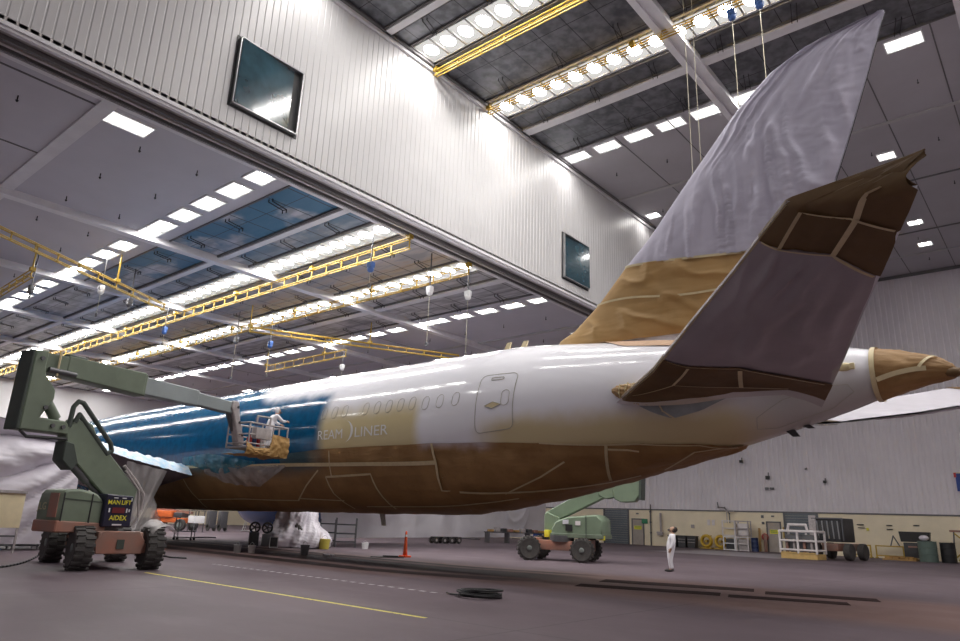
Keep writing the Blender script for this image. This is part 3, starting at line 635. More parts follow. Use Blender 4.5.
# ---------------------------------------------------------------- tail fin
def fin_loft(z0,z1,rows,off,nv=26,amp=0.0,fold=None):
    """closed sleeve round the fin; z0,z1 functions of chord fraction"""
    mb=MB()
    def f(u,v):
        s=-1 if v<.5 else 1; c=(1-2*v) if v<.5 else (2*v-1); c=c**1.5
        a,b=(z0(c) if callable(z0) else z0),(z1(c) if callable(z1) else z1); z=a+(b-a)*u
        p=fin(c,z,s,off+(fold(c,z,s) if fold else 0)); 
        return p
    return mb.grid(f,rows,nv*2)
tf=part('tail_fin',fin_loft(7.3,16.2,30,0),'paint',smooth=True)
def sheet_fold(c,z,s):
    e=min(1,c*6)*min(1,(1-c)*8+.25)
    # long creases running down from the leading edge towards the trailing edge, gathered at the tip
    q=(z-10)/6.3
    x=fin(c,z)[0]
    g=1-min(1,abs(fbm(x*1.25+.35*fbm(x*.8,z*.25,3),z*.13,7.0*s,2))*3.0); k=.22*g*g*max(0,1-abs(q-.25)*1.3)*min(1,c*2.2)
    w=c+.05*fbm(z*.5,c*2,1); g=1-min(1,abs(fbm(w*9,q*1.1,5.0*s,2))*2.6); k+=.16*g*g*min(1,max(0,(q-.35)*2.5))*max(0,1-c*.9)
    g=1-min(1,abs(fbm(x*1.1,z*2.4,9*s,3))*2.5); k+=.03*g*g*min(1,max(0,c*2-.7))
    k+=.03*fbm(c*4,z*.5,2*s)
    return max(k*e,-.01)
def paper_fold(c,z,s):
    e=min(1,c*6)
    g=1-min(1,abs(fbm(c*4.5+z*1.1,z*.5,5*s,2))*2.6); return max(e*(.10*g*g+.04*fbm(c*3.2,z*1.6,9*s)),-.005)
zb=lambda c:10.17-.55*c
ps=part('fin_cloth_cover',fin_loft(zb,16.34,110,.035,60,fold=sheet_fold),'lavender_cloth',smooth=True)
pp=part('fin_masking_paper',fin_loft(7.55,zb,70,.03,60,fold=paper_fold),mat('fin_paper',(.44,.27,.10),.6,var=.10,vscale=.7,bump=.25,bscale=2.2,stretch=(1,1,.5),bdist=.05),smooth=True)
def fin_tape(f,w,par,c0=0.0,c1=1.0,n=40,off=.10):
    q=MB(); pts=[fin(c0+(c1-c0)*i/n,f(c0+(c1-c0)*i/n),-1,off) for i in range(n+1)]; q.strip(pts,w,[(0,-1,0)]*(n+1)); q.build('masking_tape','tape',par,smooth=True)
fin_tape(lambda c:zb(c),.04,pp,off=.085); fin_tape(lambda c:9.0-.35*c+.06*math.sin(c*9),.035,pp,off=.10)
q=MB(); pts=[fin(1.0,9.5+i*.34,-1,.02) for i in range(21)]; q.strip([(p[0]+.02,p[1],p[2]) for p in pts],.03,[(1,0,0)]*21); q.build('trailing_edge_line','black',ps)
# ---------------------------------------------------------------- horizontal stabilisers
RB=[(0,.33),(.17,.30),(.48,.27),(.8,.17),(.97,.11),(1,.10)]; TB=[(0,.88),(.2,.85),(.63,.80),(.97,.674),(1,.665)]
def stab_sleeve(u0,u1,nu,sgn,off,fold=None,nv=28):
    mb=MB()
    def f(u,v):
        s=-1 if v<.5 else 1; c=(1-2*v) if v<.5 else (2*v-1); c=c**1.4
        a,b=(u0(c) if callable(u0) else u0),(u1(c) if callable(u1) else u1); uu=a+(b-a)*u
        return stab(uu,c,s,off+(fold(uu,c,s) if fold else 0),sgn)
    return mb.grid(f,nu,nv*2)
def cloth_sag(u,c,s):
    if s>0: return 0
    e=min(1,c*5)*min(1,(1-c)*6)*min(1,max(0,(ips(c,TB)-u)*14))*min(1,max(0,(u-ips(c,RB))*14)); t=(u-.2)/.6
    return e*(.14*math.sin(min(max(t,0),1)*PI)*(1-.5*c)+.13*max(0,1-2.6*abs(fbm(u*2.6+c*2.2,c*2.6-u*1.6,4,2)))+.05*fbm(u*3,c*3,8,2)-.04)
def pap_sag(u,c,s): return .02+.03*fbm(u*9,c*7,s,3)*min(1,c*6)
for sgn,nm in ((-1,'port'),(1,'starboard')):
    RBs=(lambda c:ips(c,RB)) if sgn<0 else (lambda c:-.1)
    st=part('tailplane',stab_sleeve((lambda c:ips(c,[(0,-.1),(.35,-.04),(.55,.02),(.8,.03),(1,-.06)])),1.0,40,sgn,-.03),'paint',smooth=True)
    stab_sleeve((lambda c:ips(c,RB)) if sgn<0 else -.1,(lambda c:ips(c,TB)) if sgn<0 else .98,60,sgn,.02,cloth_sag,40).build('tailplane_cloth','grey_sheet' if sgn<0 else 'pale_sheet',st,smooth=True)
    r=stab_sleeve((lambda c:ips(c,[(0,-.04),(.15,-.01),(.35,.04),(.55,.09),(.8,.085),(.93,.03),(1,-.01)])) if sgn<0 else -.14,(lambda c:ips(c,RB)) if sgn<0 else -.11,24,sgn,.02,pap_sag).build('tailplane_paper','dark_shaded_paper',st,smooth=True)
    t=stab_sleeve((lambda c:ips(c,TB)) if sgn<0 else .97,1.1,30,sgn,.02,pap_sag,36).build('tailplane_paper','dark_shaded_paper',st,smooth=True)
    def stape(P,w,par,face=-1,off=.07):
        pts=[];nr=[]
        for (ua,va),(ub,vb) in zip(P,P[1:]):
            for i in range(8): k=i/8; u_,v_=ua+(ub-ua)*k,va+(vb-va)*k; pts.append(stab(u_,v_,face,off,sgn)); nr.append((0,0,1))
        pts.append(stab(*P[-1],face,off,sgn)); nr.append((0,0,1)); MB().strip(pts,w,nr).build('masking_tape','tape',par,smooth=True)
    stape([(.88,.02),(.85,.2),(.80,.63),(.674,.96)],.035,t); stape([(.85,.2),(.982,.156),(.94,.60),(.865,.96)],.035,t); stape([(.80,.63),(.93,.65),(1.02,.6),(1.035,.7)],.05,t)
    if sgn>0: continue
    stape([(.33,.02),(.30,.17),(.27,.48),(.11,.96)],.02,r); stape([(.166,.177),(.292,.18)],.035,r); stape([(.13,.56),(.257,.49)],.05,r); stape([(.02,.0),(.166,.177),(.13,.56),(.10,.8)],.025,r)
    stape([(i/10*1.0,.004) for i in range(11)],.02,st,-1,.045)
# gathered paper skirt round the tailplane root
q=MB(); P=[(-10.0,86,.12,.04),(-9.8,87.5,.18,.13),(-9.4,90,.28,.20),(-9.0,92,.4,.22),(-8.3,93.5,.5,.22),(-7.5,94,.55,.20),(-6.5,91.5,.5,.18),(-5.4,94.5,.4,.15),(-4.9,101,.3,.12),(-4.5,112,.25,.05)]
def skirt(u,v):
    t=u*(len(P)-1); i=min(int(t),len(P)-2); k=t-i; a=tuple(P[i][j]+(P[i+1][j]-P[i][j])*k for j in range(4)); c=Vector(fus(a[0],a[1],a[2]*.7)); an=v*2*PI
    r=a[3]*(1+.16*math.sin(9*an+u*30)*(1 if u<.45 else .3)+.12*fbm(u*14,v*5,3)); return (c.x+.3*r*math.cos(an)*0,c.y-r*.85*math.cos(an),c.z+r*1.25*math.sin(an))
q.grid(skirt,90,30); sk=part('tailplane_root_wrap',q,mat('root_paper',(.36,.22,.09),.6,var=.15,vscale=2,bump=.6,bscale=5,bdist=.04),smooth=True)
def ring(i,w=.03,off=1.06): 
    pts=[]; t=i
    for k in range(25):
        p=Vector(skirt(t,k/24)); c=Vector(skirt(t,0))+Vector(skirt(t,.5)); c/=2; pts.append(c+(p-c)*off)
    q=MB()
    for a,b in zip(pts,pts[1:]): q.cyl(a,b,w,n=5)
    return q
for i in (.14,.2,.26,.29): ring(i,.022).build('masking_tape','tape',sk)
# ---------------------------------------------------------------- wings, engines, wheels
WTE=[(-32.7,2.0,3.35),(-32.66,2.9,3.41),(-32.3,6.0,3.9),(-31.8,10,4.75),(-29.5,16,5.4),(-24.2,27.5,6.6)]
WLE=[(-46,2.0,3.0),(-44.8,2.9,3.1),(-42.2,6.0,3.6),(-39.0,10,4.3),(-34.0,16,5.1),(-25.2,28,6.7)]
def wing(u,v,face,sgn,off=0):
    a,b=poly(WLE,u),poly(WTE,u); p=lerp(a,b,v); c=b[0]-a[0]; return (p[0],PY+sgn*p[1],p[2]+face*(foil(v,1)*.10*c*(1 if face>0 else .9)+off))
for sgn in (-1,1):
    q=MB(); q.grid(lambda u,v:(lambda s,c:wing(u,c,s,sgn))(-1 if v<.5 else 1,((1-2*v) if v<.5 else (2*v-1))**1.4),50,60)
    w=part('wing',q,'grey_sheet',smooth=True)
    q=MB()
    def edge(u,v):
        p=poly(WTE,.19+.42*u); return (p[0]+.12-.9*v,PY+sgn*p[1],p[2]-.06+.42*math.sin(v*PI*.6)*(1.15-u*.3)+.07*fbm(u*26,v*5,1)*(.4+v))
    q.grid(edge,90,10); q.build('edge_plastic','plastic_sky',w,smooth=True)
    # engine
    e=(-46.8,PY+sgn*9.7,2.45); q=MB(); q.lathe([(1.25,0),(1.42,.15),(1.6,.9),(1.66,2.0),(1.55,3.4),(1.3,4.4),(1.1,4.9),(.9,4.9),(.85,4.0)],e,(1,0,0),36); n=part('engine_nacelle',q,'nacelle_blue',smooth=True)
    q=MB(); q.lathe([(.75,4.0),(.7,4.9),(.4,5.6),(.05,6.1)],e,(1,0,0),24); q.build('exhaust_plug','steel_dark',n,smooth=True)
    q=MB(); q.prism([(-45.5,3.9),(-40.5,4.4),(-39.6,3.9),(-41.8,3.4),(-44.5,3.3)],lambda p,k:(p[0],e[1]+(.22 if k else -.22),p[1])); q.build('pylon','grey_sheet',n)
    # main gear, four wheels under plastic
    gx,gy=(-34.0,PY-4.9) if sgn<0 else (-33.5,PY+4.1); g=MB(); g.cyl((gx,gy,3.2),(gx,gy,.75),.2,n=16); g.cyl((gx-.75,gy,.66),(gx+.75,gy,.66),.14,n=12); g.cyl((gx-1.5,gy,2.6),(gx,gy,1.4),.09,n=8); gear=part('main_landing_gear',g,'steel')
    for wx in (-.75,.75):
        for wy in (-.55,.55):
            t=MB(); t.lathe([(.3,-.2),(.55,-.21),(.66,-.14),(.68,0),(.66,.14),(.55,.21),(.3,.2)],(gx+wx,gy+wy,.68),(0,1,0),28); wh=t.build('wheel','tyre',gear,smooth=True)
            t=MB(); t.lathe([(.05,-.16),(.28,-.18),(.3,0),(.28,.18),(.05,.16)],(gx+wx,gy+wy,.68),(0,1,0),20); t.build('hub','white_metal',wh)
    q=MB()
    def wrap(u,v):
        a=v*2*PI; z=2.4-2.35*u; r=.62+.62*min(1,u*1.5)+.10*math.sin(9*u)+(.20+.12*u)*fbm(2.2*math.cos(a)+5,2.2*math.sin(a)+u*2.2,sgn,4)+.05*math.sin(11*a+3*u)
        return (gx+.1+r*(1.05+.45*min(1,u*1.5))*math.cos(a),gy+r*1.1*math.sin(a),z)
    q.grid(wrap,60,120); q.build('plastic_wrap','plastic_white' if sgn>0 else 'plastic_clear',gear,smooth=True)
q=MB()
def wrap2(u,v):
    a=v*2*PI; b=u*PI; r=.66+.10*fbm(3*math.cos(a)+2,3*math.sin(a)*math.sin(b),3*math.cos(b)+u,4)
    return (-34.3+r*.75*math.sin(b)*math.cos(a),25.6+r*1.0*math.sin(b)*math.sin(a),max(.02,.72+r*1.12*math.cos(b)))
q.grid(wrap2,30,60); part('wheel_wrap',q,'plastic_white',smooth=True)
# nose gear (simple but complete)
g=MB(); g.cyl((-58.5,20,2.4),(-58.5,20,.5),.12,n=12); g.cyl((-58.5,19.6,.5),(-58.5,20.4,.5),.08,n=10); ng=part('nose_landing_gear',g,'steel')
for wy in (-.38,.38): t=MB(); t.lathe([(.2,-.16),(.42,-.16),(.5,-.08),(.5,.08),(.42,.16),(.2,.16)],(-58.5,20+wy,.5),(0,1,0),24); t.build('wheel','tyre',ng,smooth=True)
# teal plastic over the wing root
q=shell(-33.4,-27.2,lambda x:ips(x,[(-33.4,101),(-31,99),(-27.2,108.5)]),lambda x:ips(x,[(-33.4,106),(-31.5,113),(-30,118),(-27.2,110)]),.14,60,30,.06,1.2,12,1.4); part('wing_root_plastic',q,'plastic_teal',smooth=True)
q=shell(-31.5,-25.0,lambda x:ips(x,[(-31.5,112),(-25,112.5)]),lambda x:ips(x,[(-31.5,116),(-29.5,128),(-27.5,131),(-25,114)]),.14,60,30,.09,1.2,15,1.4); part('belly_plastic',q,'plastic_clear',smooth=True)
# ---------------------------------------------------------------- hanging sheets
def sheetobj(name,f,nu,nv,m,label,loc):
    q=MB(); q.grid(lambda u,v:tuple(a-b for a,b in zip(f(u,v),loc)),nu,nv); o=q.build(name,m,smooth=True,loc=loc); return tag(o,label,'plastic sheet')
mat('curtain_white',(.92,.90,.95),.5,var=.03,vscale=.4,bump=.2,bscale=1.5,bdist=.05)
def drape(u,v):
    y=1.0+10.7*u; top=ips(y,[(1,6.1),(4,5.75),(8.45,4.9),(10.9,4.4),(11.85,4.25)]); z=top+(.25-top)*v
    x=-31.7+.10*(y-8)*0-.35*v*0; gy,gz=12.0,4.25; dy=gy-y; rr=.35+dy; q=(gz-z)/(.5+.62*dy)
    ph=q*7.5+.5*fbm(y*.35,z*.4,1); a=min(1,dy*.5+.15)*max(0,1-.35*q)
    return (x+.6*a*(abs(math.sin(ph*.6))**.6-.5)*1.6+.10*a*fbm(y*.8,z*2,5)+.25*math.sin(v*PI), y, z)
sheetobj('draped_plastic_sheet',drape,110,120,'plastic_white','large white plastic sheet draped in swooping folds behind the boom lift at left',(-31.5,6,0))
def veil(u,v):
    y=13.9+1.9*u*(1-.55*v); z=3.75-3.35*v-.3*u*(1-v); return (-32.3+.10*math.sin(u*16+v*2)+.05*fbm(u*8,v*3,2),y,z)
sheetobj('clear_plastic_sheet',veil,40,30,'plastic_clear','narrow translucent grey sheet hanging from the wing right of the boom lift',(-32.3,14.6,0))
def curtain(u,v):
    y=26.5+35.5*u; x=-36.5-.183*(y-26.5); z=5.2-4.85*v
    r=math.hypot(y-42.5,(z-4.6)*1.15); k=sum(.16*math.exp(-((r-c)/.16)**2) for c in (1.9,2.7)); r2=math.hypot(y-55,(z-4.2)); k+=sum(.12*math.exp(-((r2-c)/.2)**2) for c in (2.4,3.4))
    return (x+k+.10*fbm(u*16,v*2,3)+.05*math.sin(u*60),y,z)
sheetobj('white_plastic_curtain',curtain,220,50,'curtain_white','wide white plastic curtain seen under the belly of the airliner',(-39,44,0))
# ---------------------------------------------------------------- people
def person(name,loc,rz,label,J,head_tilt=0,suit='suit_white',cat='person',head_at=None):
    """J: joint dict (local metres, facing +X)"""
    t=thing(name,loc,label,cat,rz=rz)
    def skin(nodes,edges,m,nm,sub=1,extra=None):
        me=bpy.data.meshes.new(nm); bm=bmesh.new(); L=bm.verts.layers.skin.verify(); V={}
        for k,(p,r) in nodes.items(): v=bm.verts.new(p); v[L].radius=(r,r); V[k]=v
        for a,b in edges: bm.edges.new((V[a],V[b]))
        V[list(nodes)[0]][L].use_root=True
        bm.to_mesh(me); bm.free(); o=bpy.data.objects.new(nm,me); COL.objects.link(o)
        o.modifiers.new('s','SKIN').use_smooth_shade=True; ss=o.modifiers.new('u','SUBSURF'); ss.levels=sub; ss.render_levels=sub
        bpy.context.view_layer.update(); dg=bpy.context.evaluated_depsgraph_get(); m2=bpy.data.meshes.new_from_object(o.evaluated_get(dg)); bpy.data.objects.remove(o)
        q=MB(); q.b.from_mesh(m2)
        if extra: extra(q)
        return q.build(nm,m,t,smooth=True)
    N={}; E=[]
    def add(k,p,r,par=None): N[k]=(p,r); (E.append((par,k)) if par else None)
    add('pelvis',J['pelvis'],.13); add('waist',J['waist'],.12,'pelvis'); add('chest',J['chest'],.145,'waist'); add('neck0',J['neck'],.07,'chest')
    hd=Vector(J['head']); nk=Vector(J['neck']); add('neck1',tuple(nk.lerp(hd,.45)),.055,'neck0'); add('head',tuple(hd),.09,'neck1')
    for s,c in ((1,'l'),(-1,'r')):
        sh,el,wr=J['sh'+c],J['el'+c],J['wr'+c]; add('sh'+c,sh,.07,'chest'); add('el'+c,el,.048,'sh'+c); add('wr'+c,wr,.033,'el'+c)
        d=(Vector(wr)-Vector(el)).normalized(); pm=Vector(wr)+d*.07; add('pm'+c,tuple(pm),.035,'wr'+c)
        sd=d.cross(Vector((0,1,0))); sd=sd.normalized() if sd.length>.1 else Vector((1,0,0)); inn=Vector((0,-s,0))
        for i,(o,l) in enumerate(((-.03,.065),(-.01,.08),(.01,.075),(.03,.055))):
            a=pm+sd*o+d*.03; b=a+d*l*.6+inn*.008; e=b+d*l*.4+inn*.02; add('f%s%da'%(c,i),tuple(a),.010,'pm'+c); add('f%s%db'%(c,i),tuple(b),.009,'f%s%da'%(c,i)); add('f%s%dc'%(c,i),tuple(e),.008,'f%s%db'%(c,i))
        a=Vector(wr)+d*.04+sd*.045+inn*.01; b=a+d*.04+sd*.015+inn*.015; add('t%sa'%c,tuple(a),.012,'wr'+c); add('t%sb'%c,tuple(b),.010,'t%sa'%c)
        hp,kn,an,to=J['hp'+c],J['kn'+c],J['an'+c],J['to'+c]; add('hp'+c,hp,.10,'pelvis'); add('kn'+c,kn,.06,'hp'+c); add('an'+c,an,.042,'kn'+c); add('to'+c,to,.035,'an'+c)
    R=Matrix.Rotation(-head_tilt,4,'Y')
    def hx(q):
        q.ball(tuple(hd+Vector((0,0,.03))),.105,16,(1.0,.80,1.18),R)
        f=R.to_3x3(); q.ball(tuple(hd+f@Vector((.105,0,.02))),.02,8,(1,.7,1.3),R)
        for s in (-1,1): q.ball(tuple(hd+f@Vector((.0,s*.085,.02))),.03,8,(.6,.35,1),R); q.ball(tuple(hd+f@Vector((.088,s*.033,.055))),.014,8)
        q.ball(tuple(hd+f@Vector((.09,0,-.045))),.022,8,(.5,1.2,.35),R); q.ball(tuple(hd+f@Vector((.06,0,-.08))),.045,10,(1,1,.8),R)
    skin(N,E,'skin_tone','body',1,hx)
    # coverall: thicker, stops at wrists and neck
    keep=['pelvis','waist','chest','neck0']+[k+c for c in 'lr' for k in ('sh','el','wr','hp','kn','an')]
    N2={k:(N[k][0],N[k][1]*(1.5 if k[:2] in('el','wr','kn','an') else 1.3)) for k in keep}; E2=[e for e in E if e[0] in keep and e[1] in keep]
    skin(N2,E2,suit,'coverall',2)
    f=R.to_3x3()
    q=MB(); q.ball(tuple(hd+f@Vector((-.025,0,.045))),.118,14,(1.0,.86,1.12),R)
    cut=[v for v in q.b.verts if (R.to_3x3().inverted()@(v.co-hd)).x>.055 and (R.to_3x3().inverted()@(v.co-hd)).z<.10]
    bmesh.ops.delete(q.b,geom=cut,context='VERTS'); q.build('hood' if J.get('hood') else 'hair','suit_white' if J.get('hood') else 'hair_dark',t,smooth=True)
    q=MB(); q.ball(tuple(hd+f@Vector((.10,0,-.045))),.05,10,(.9,1,.9),R)
    for s in (-1,1): q.cyl(tuple(hd+f@Vector((.10,s*.03,-.05))),tuple(hd+f@Vector((.12,s*.085,-.06))),.03,n=10)
    q.build('respirator','rubber_dark',t,smooth=True)
    for c in 'lr':
        a=Vector(J['an'+c]); b=Vector(J['to'+c]); q=MB(); q.ball(tuple(a.lerp(b,.5)+Vector((0,0,-.02))),.1,12,(1.5,.55,.55)); q.build('shoe','rubber_dark',t,smooth=True)
    return t
mat('skin_tone',(.45,.27,.18),.5); mat('suit_white',(.86,.85,.9),.6,bump=.5,bscale=14,bdist=.03); mat('hair_dark',(.03,.02,.018),.6); mat('rubber_dark',(.04,.035,.035),.6)
JS=dict(pelvis=(-.03,0,.94),waist=(-.04,0,1.12),chest=(-.07,0,1.32),neck=(-.10,0,1.50),head=(-.11,0,1.645),
 shl=(-.09,.19,1.42),ell=(-.10,.25,1.14),wrl=(.0,.24,.90),shr=(-.09,-.19,1.42),elr=(-.12,-.25,1.14),wrr=(-.03,-.25,.89),
 hpl=(-.02,.10,.88),knl=(.02,.12,.49),anl=(.0,.13,.10),tol=(.16,.15,.045),hpr=(-.02,-.10,.88),knr=(.0,-.12,.49),anr=(-.06,-.13,.10),tor=(.10,-.15,.045))
person('person',(-13.4,28.46,0),math.radians(212),'person in white coveralls standing on the hangar floor, head tilted back to look up',JS,head_tilt=.55).scale=(1.25,1.18,1.0)
# ---------------------------------------------------------------- boom lifts
mat('lift_green',(.17,.21,.155),.5,var=.14,vscale=1.2); mat('lift_green_dark',(.055,.07,.06),.6,var=.1,vscale=1.5); mat('lift_boom_grey',(.30,.34,.35),.5,var=.12,vscale=.8)
mat('rust_orange',(.38,.16,.11),.6,var=.25,vscale=1.5,col2=(.27,.18,.15)); mat('bright_orange',(.75,.16,.04),.5,var=.1); mat('light_green',(.20,.265,.185),.5,var=.12,vscale=1)
mat('rim_grey',(.17,.19,.18),.6,var=.1); mat('cable',(.02,.02,.022),.5); mat('silver',(.6,.6,.6),.3,metal=.7); mat('kraft',(.42,.25,.09),.65,bump=.6,bscale=6,bdist=.04,var=.15)
mat('navy_panel',(.012,.012,.035),.4); mat('yellow_letter',(.75,.68,.05),.5); mat('red_panel',(.14,.015,.02),.4); mat('white_letter',(.7,.7,.75),.5); mat('rail_white',(.75,.70,.70),.45,var=.1); mat('rail_grey',(.42,.38,.38),.5,var=.2,vscale=6)
mat('red_bit',(.5,.04,.04),.5); mat('cream_letter',(.45,.42,.25),.6)
def wheel(q,c,R=.6,w=.42,ax=(0,1,0),lugs=True):
    q.lathe([(.28*R/.6,-w/2*.8),(R*.82,-w/2),(R*.95,-w/2*.8),(R*.97,0),(R*.95,w/2*.8),(R*.82,w/2),(.28*R/.6,w/2*.8)],c,ax,28)
    if lugs:
        for i in range(18):
            a=2*PI*i/18
            for s in (-1,1):
                aa=a+(.17 if s>0 else 0); q.box((c[0]+R*.97*math.cos(aa),c[1]+s*w*.26,c[2]+R*.97*math.sin(aa)),(.06,w*.5,.085),ry=-aa,rz=0)
def flat(q,pts,y,z=None): pass
def text_mesh(txt,h,o,ux,uz,off):
    """flat lettering: o origin, ux right vector, uz up vector"""
    cu=bpy.data.curves.new('t','FONT'); cu.body=txt; cu.resolution_u=2; cu.offset=.012; ob=bpy.data.objects.new('t',cu); COL.objects.link(ob)
    bpy.context.view_layer.update(); me=bpy.data.meshes.new_from_object(ob.evaluated_get(bpy.context.evaluated_depsgraph_get()))
    q=MB(); q.b.from_mesh(me); s=h/.7; o=Vector(o); ux=Vector(ux); uz=Vector(uz)
    for v in q.b.verts: v.co=o+ux*(v.co.x*s)+uz*(v.co.y*s)
    bpy.data.objects.remove(ob); return q
def chassis(t,L,W,m,R=.6,axle=.62,plate=None):
    q=MB(); q.box((0,0,.72),(L-.6,W*.42,.42),bev=.05); q.box((L/2-.25,0,.74),(.62,W*.62,.56),bev=.06); q.box((-L/2+.25,0,.74),(.62,W*.62,.5),bev=.06); f=q.build('chassis',m,t)
    q=MB(); q.cyl((0,0,.9),(0,0,1.16),.62,n=28); q.build('slew_ring','steel_dark',t)
    for sx in (-1,1):
        q=MB(); q.box((sx*L/2,0,.6),(.3,W-.3,.26),bev=.04); q.build('axle',m,t)
        for sy in (-1,1):
            q=MB(); wheel(q,(sx*L/2,sy*W/2,R)); w=q.build('wheel','tyre',t,autos=30)
            q=MB(); q.lathe([(.02,.16),(.12,.17),(.14,.10),(.32,.05),(.36,.14),(.37,-.14),(.32,-.05),(.14,-.10),(.12,-.17),(.02,-.16)],(sx*L/2,sy*W/2,R),(0,1,0),24); q.build('rim','rim_grey',w,smooth=True)
    return f
def boompart(t,ang,nm,out,w,m,par=None,off=0,bev=.03,T=(0,0)):
    """solid from an outline (s,z) in the vertical boom plane at angle ang, width w, centred at lateral offset off"""
    cx,sx=math.cos(ang),math.sin(ang)
    F=lambda p,k:(T[0]+cx*p[0]-sx*(off+(w/2 if k else -w/2)),T[1]+sx*p[0]+cx*(off+(w/2 if k else -w/2)),p[1])
    q=MB(); q.prism(out,F,bev); return q.build(nm,m,par or t)
def bp(ang,s,z,off=0,T=(0,0)): cx,sx=math.cos(ang),math.sin(ang); return (T[0]+cx*s-sx*off,T[1]+sx*s+cx*off,z)
def beam(p0,p1,h0,h1):
    """outline of a tapering beam between two (s,z) points"""
    d=Vector((p1[0]-p0[0],p1[1]-p0[1])); d.normalize(); n=Vector((-d.y,d.x))
    return [(p0[0]+n.x*h0/2,p0[1]+n.y*h0/2),(p1[0]+n.x*h1/2,p1[1]+n.y*h1/2),(p1[0]-n.x*h1/2,p1[1]-n.y*h1/2),(p0[0]-n.x*h0/2,p0[1]-n.y*h0/2)]
# --- the big green boom lift at the left. Base at (-22.9, 8.9); boom plane heads to the fuselage
LB=(-22.9,8.9,0); A1=math.atan2(6.6,-1.2)
L1=thing('boom_lift',LB,'large green articulated boom lift at left with its jib reaching the blue fuselage','boom lift')
ch=thing('x',(0,0,0),'x','x'); bpy.data.objects.remove(ch)
def lift1_chassis():
    # chassis turned so that its short end faces the viewer
    c0=Vector((-23.5+22.9,9.74-8.9,0)); a=math.radians(-8)
    def W(p): return (c0.x+p[0]*math.cos(a)-p[1]*math.sin(a),c0.y+p[0]*math.sin(a)+p[1]*math.cos(a),p[2])
    def bx(q,c,d,bev=.04): q.box(W(c),d,rz=a,bev=bev)
    q=MB(); bx(q,(0,0,.72),(3.2,.9,.42)); bx(q,(1.75,0,.76),(.5,1.25,.62),.07); bx(q,(-1.75,0,.76),(.5,1.25,.55),.06); q.build('chassis','rust_orange',L1)
    q=MB(); q.cyl(W((0,-.2,.9)),W((0,-.2,1.2)),.62,n=28); q.build('slew_ring','steel_dark',L1)
    q=MB(); q.prism([(-.62,.45),(.62,.45),(.68,.8),(.5,1.08),(-.5,1.08),(-.68,.8)],lambda p,k:W((2.02 if k else 1.9,p[0],p[1])),.02); e=q.build('end_plate','rust_orange',L1)
    q=MB(); bx(q,(2.04,0,.72),(.02,.2,.26),.0); q.build('end_badge','lift_green_dark',e)
    for sx in (-1,1):
        q=MB(); bx(q,(sx*1.7,0,.6),(.34,1.9,.28)); q.build('axle','rust_orange',L1)
        for sy in (-1,1):
            q=MB(); wheel(q,(0,0,0),.6,.5); c=W((sx*1.7,sy*.96,.6))
            for v in q.b.verts: v.co=Vector((c[0]+v.co.x*math.cos(a)-v.co.y*math.sin(a),c[1]+v.co.x*math.sin(a)+v.co.y*math.cos(a),c[2]+v.co.z))
            w=q.build('wheel','tyre',L1,autos=30)
            ax=(-math.sin(a),math.cos(a),0); q=MB(); q.lathe([(.02,.2),(.12,.22),(.14,.12),(.32,.07),(.36,.2),(.37,-.2),(.32,-.07),(.14,-.12),(.12,-.22),(.02,-.2)],c,ax,24); q.build('rim','rim_grey',w,smooth=True)
    # plastic over the far wheel guard
    q=MB(); q.grid(lambda u,v:W((1.1+1.3*u,.75+.75*v,1.42-.25*abs(2*v-1)**2-.15*u+.05*fbm(u*4,v*4,2))),14,14); q.build('plastic_cover','plastic_clear',L1,smooth=True)
lift1_chassis()
bpz=lambda nm,out,w,m,par=None,off=0,bev=.03: boompart(L1,A1,nm,out,w,m,par,off,bev)
# engine hood / counterweight, seen broadside: s from -1.9 to .25
hd=bpz('hood',[(-1.3,1.2),(-1.33,1.75),(-1.27,2.12),(-1.1,2.2),(-.75,2.22),(-.25,2.12),(.02,1.88),(.12,1.2),(-.1,1.12),(-1.2,1.12)],1.1,'lift_green',None,-.3,.07)
bpz('hood_skirt',[(-1.34,1.02),(-1.34,1.34),(.14,1.28),(.14,1.0)],1.16,'rust_orange',None,-.3,.03)
bpz('hood_hatch',[(-1.345,1.42),(-1.345,2.08),(-1.32,2.08),(-1.32,1.42)],.42,'rust_orange',hd,-.58,0)
for s_ in (-1.22,-.4): bpz('hood_joint',[(s_-.015,1.2),(s_-.015,2.1),(s_+.015,2.1),(s_+.015,1.2)],.02,'black',hd,-.862,0)
bpz('hood_joint',[(-1.25,1.93),(-1.25,1.95),(-.0,1.88),(-.0,1.86)],.02,'lift_green_dark',hd,-.862,0)
ux=Vector((math.cos(A1),math.sin(A1),0))
text_mesh('JLG',.2,bp(A1,-1.36,1.62,.12),(math.sin(A1),-math.cos(A1),0),(0,0,1),0).build('hood_letters','cream_letter',hd)
# control side panel with the rental lettering
cb=bpz('control_panel',[(-.06,1.18),(-.06,2.12),(.83,2.08),(.85,1.18)],.5,'navy_panel',None,-.75,.03)
text_mesh('MAN',.125,bp(A1,.0,1.83,-1.01),ux,(0,0,1),0).build('panel_word','yellow_letter',cb); text_mesh('LIFT',.125,bp(A1,.43,1.83,-1.01),ux,(0,0,1),0).build('panel_word','yellow_letter',cb)
text_mesh('AIDEX',  .135,bp(A1,.12,1.38,-1.01),ux,(0,0,1),0).build('panel_word','yellow_letter',cb)
bpz('panel_label',[(.17,1.58),(.17,1.74),(.57,1.74),(.57,1.58)],.02,'red_panel',cb,-1.01,0)
for (a_,b_,c_,d_) in ((.06,1.6,.1,1.72),(.62,1.6,.66,1.72),(.70,1.62,.74,1.7),(.17,2.0,.3,2.03),(.44,2.0,.57,2.03),(.74,1.93,.77,2.03),(.24,1.23,.54,1.27)): bpz('panel_mark',[(a_,b_),(a_,d_),(c_,d_),(c_,b_)],.012,'white_letter',cb,-1.012,0)
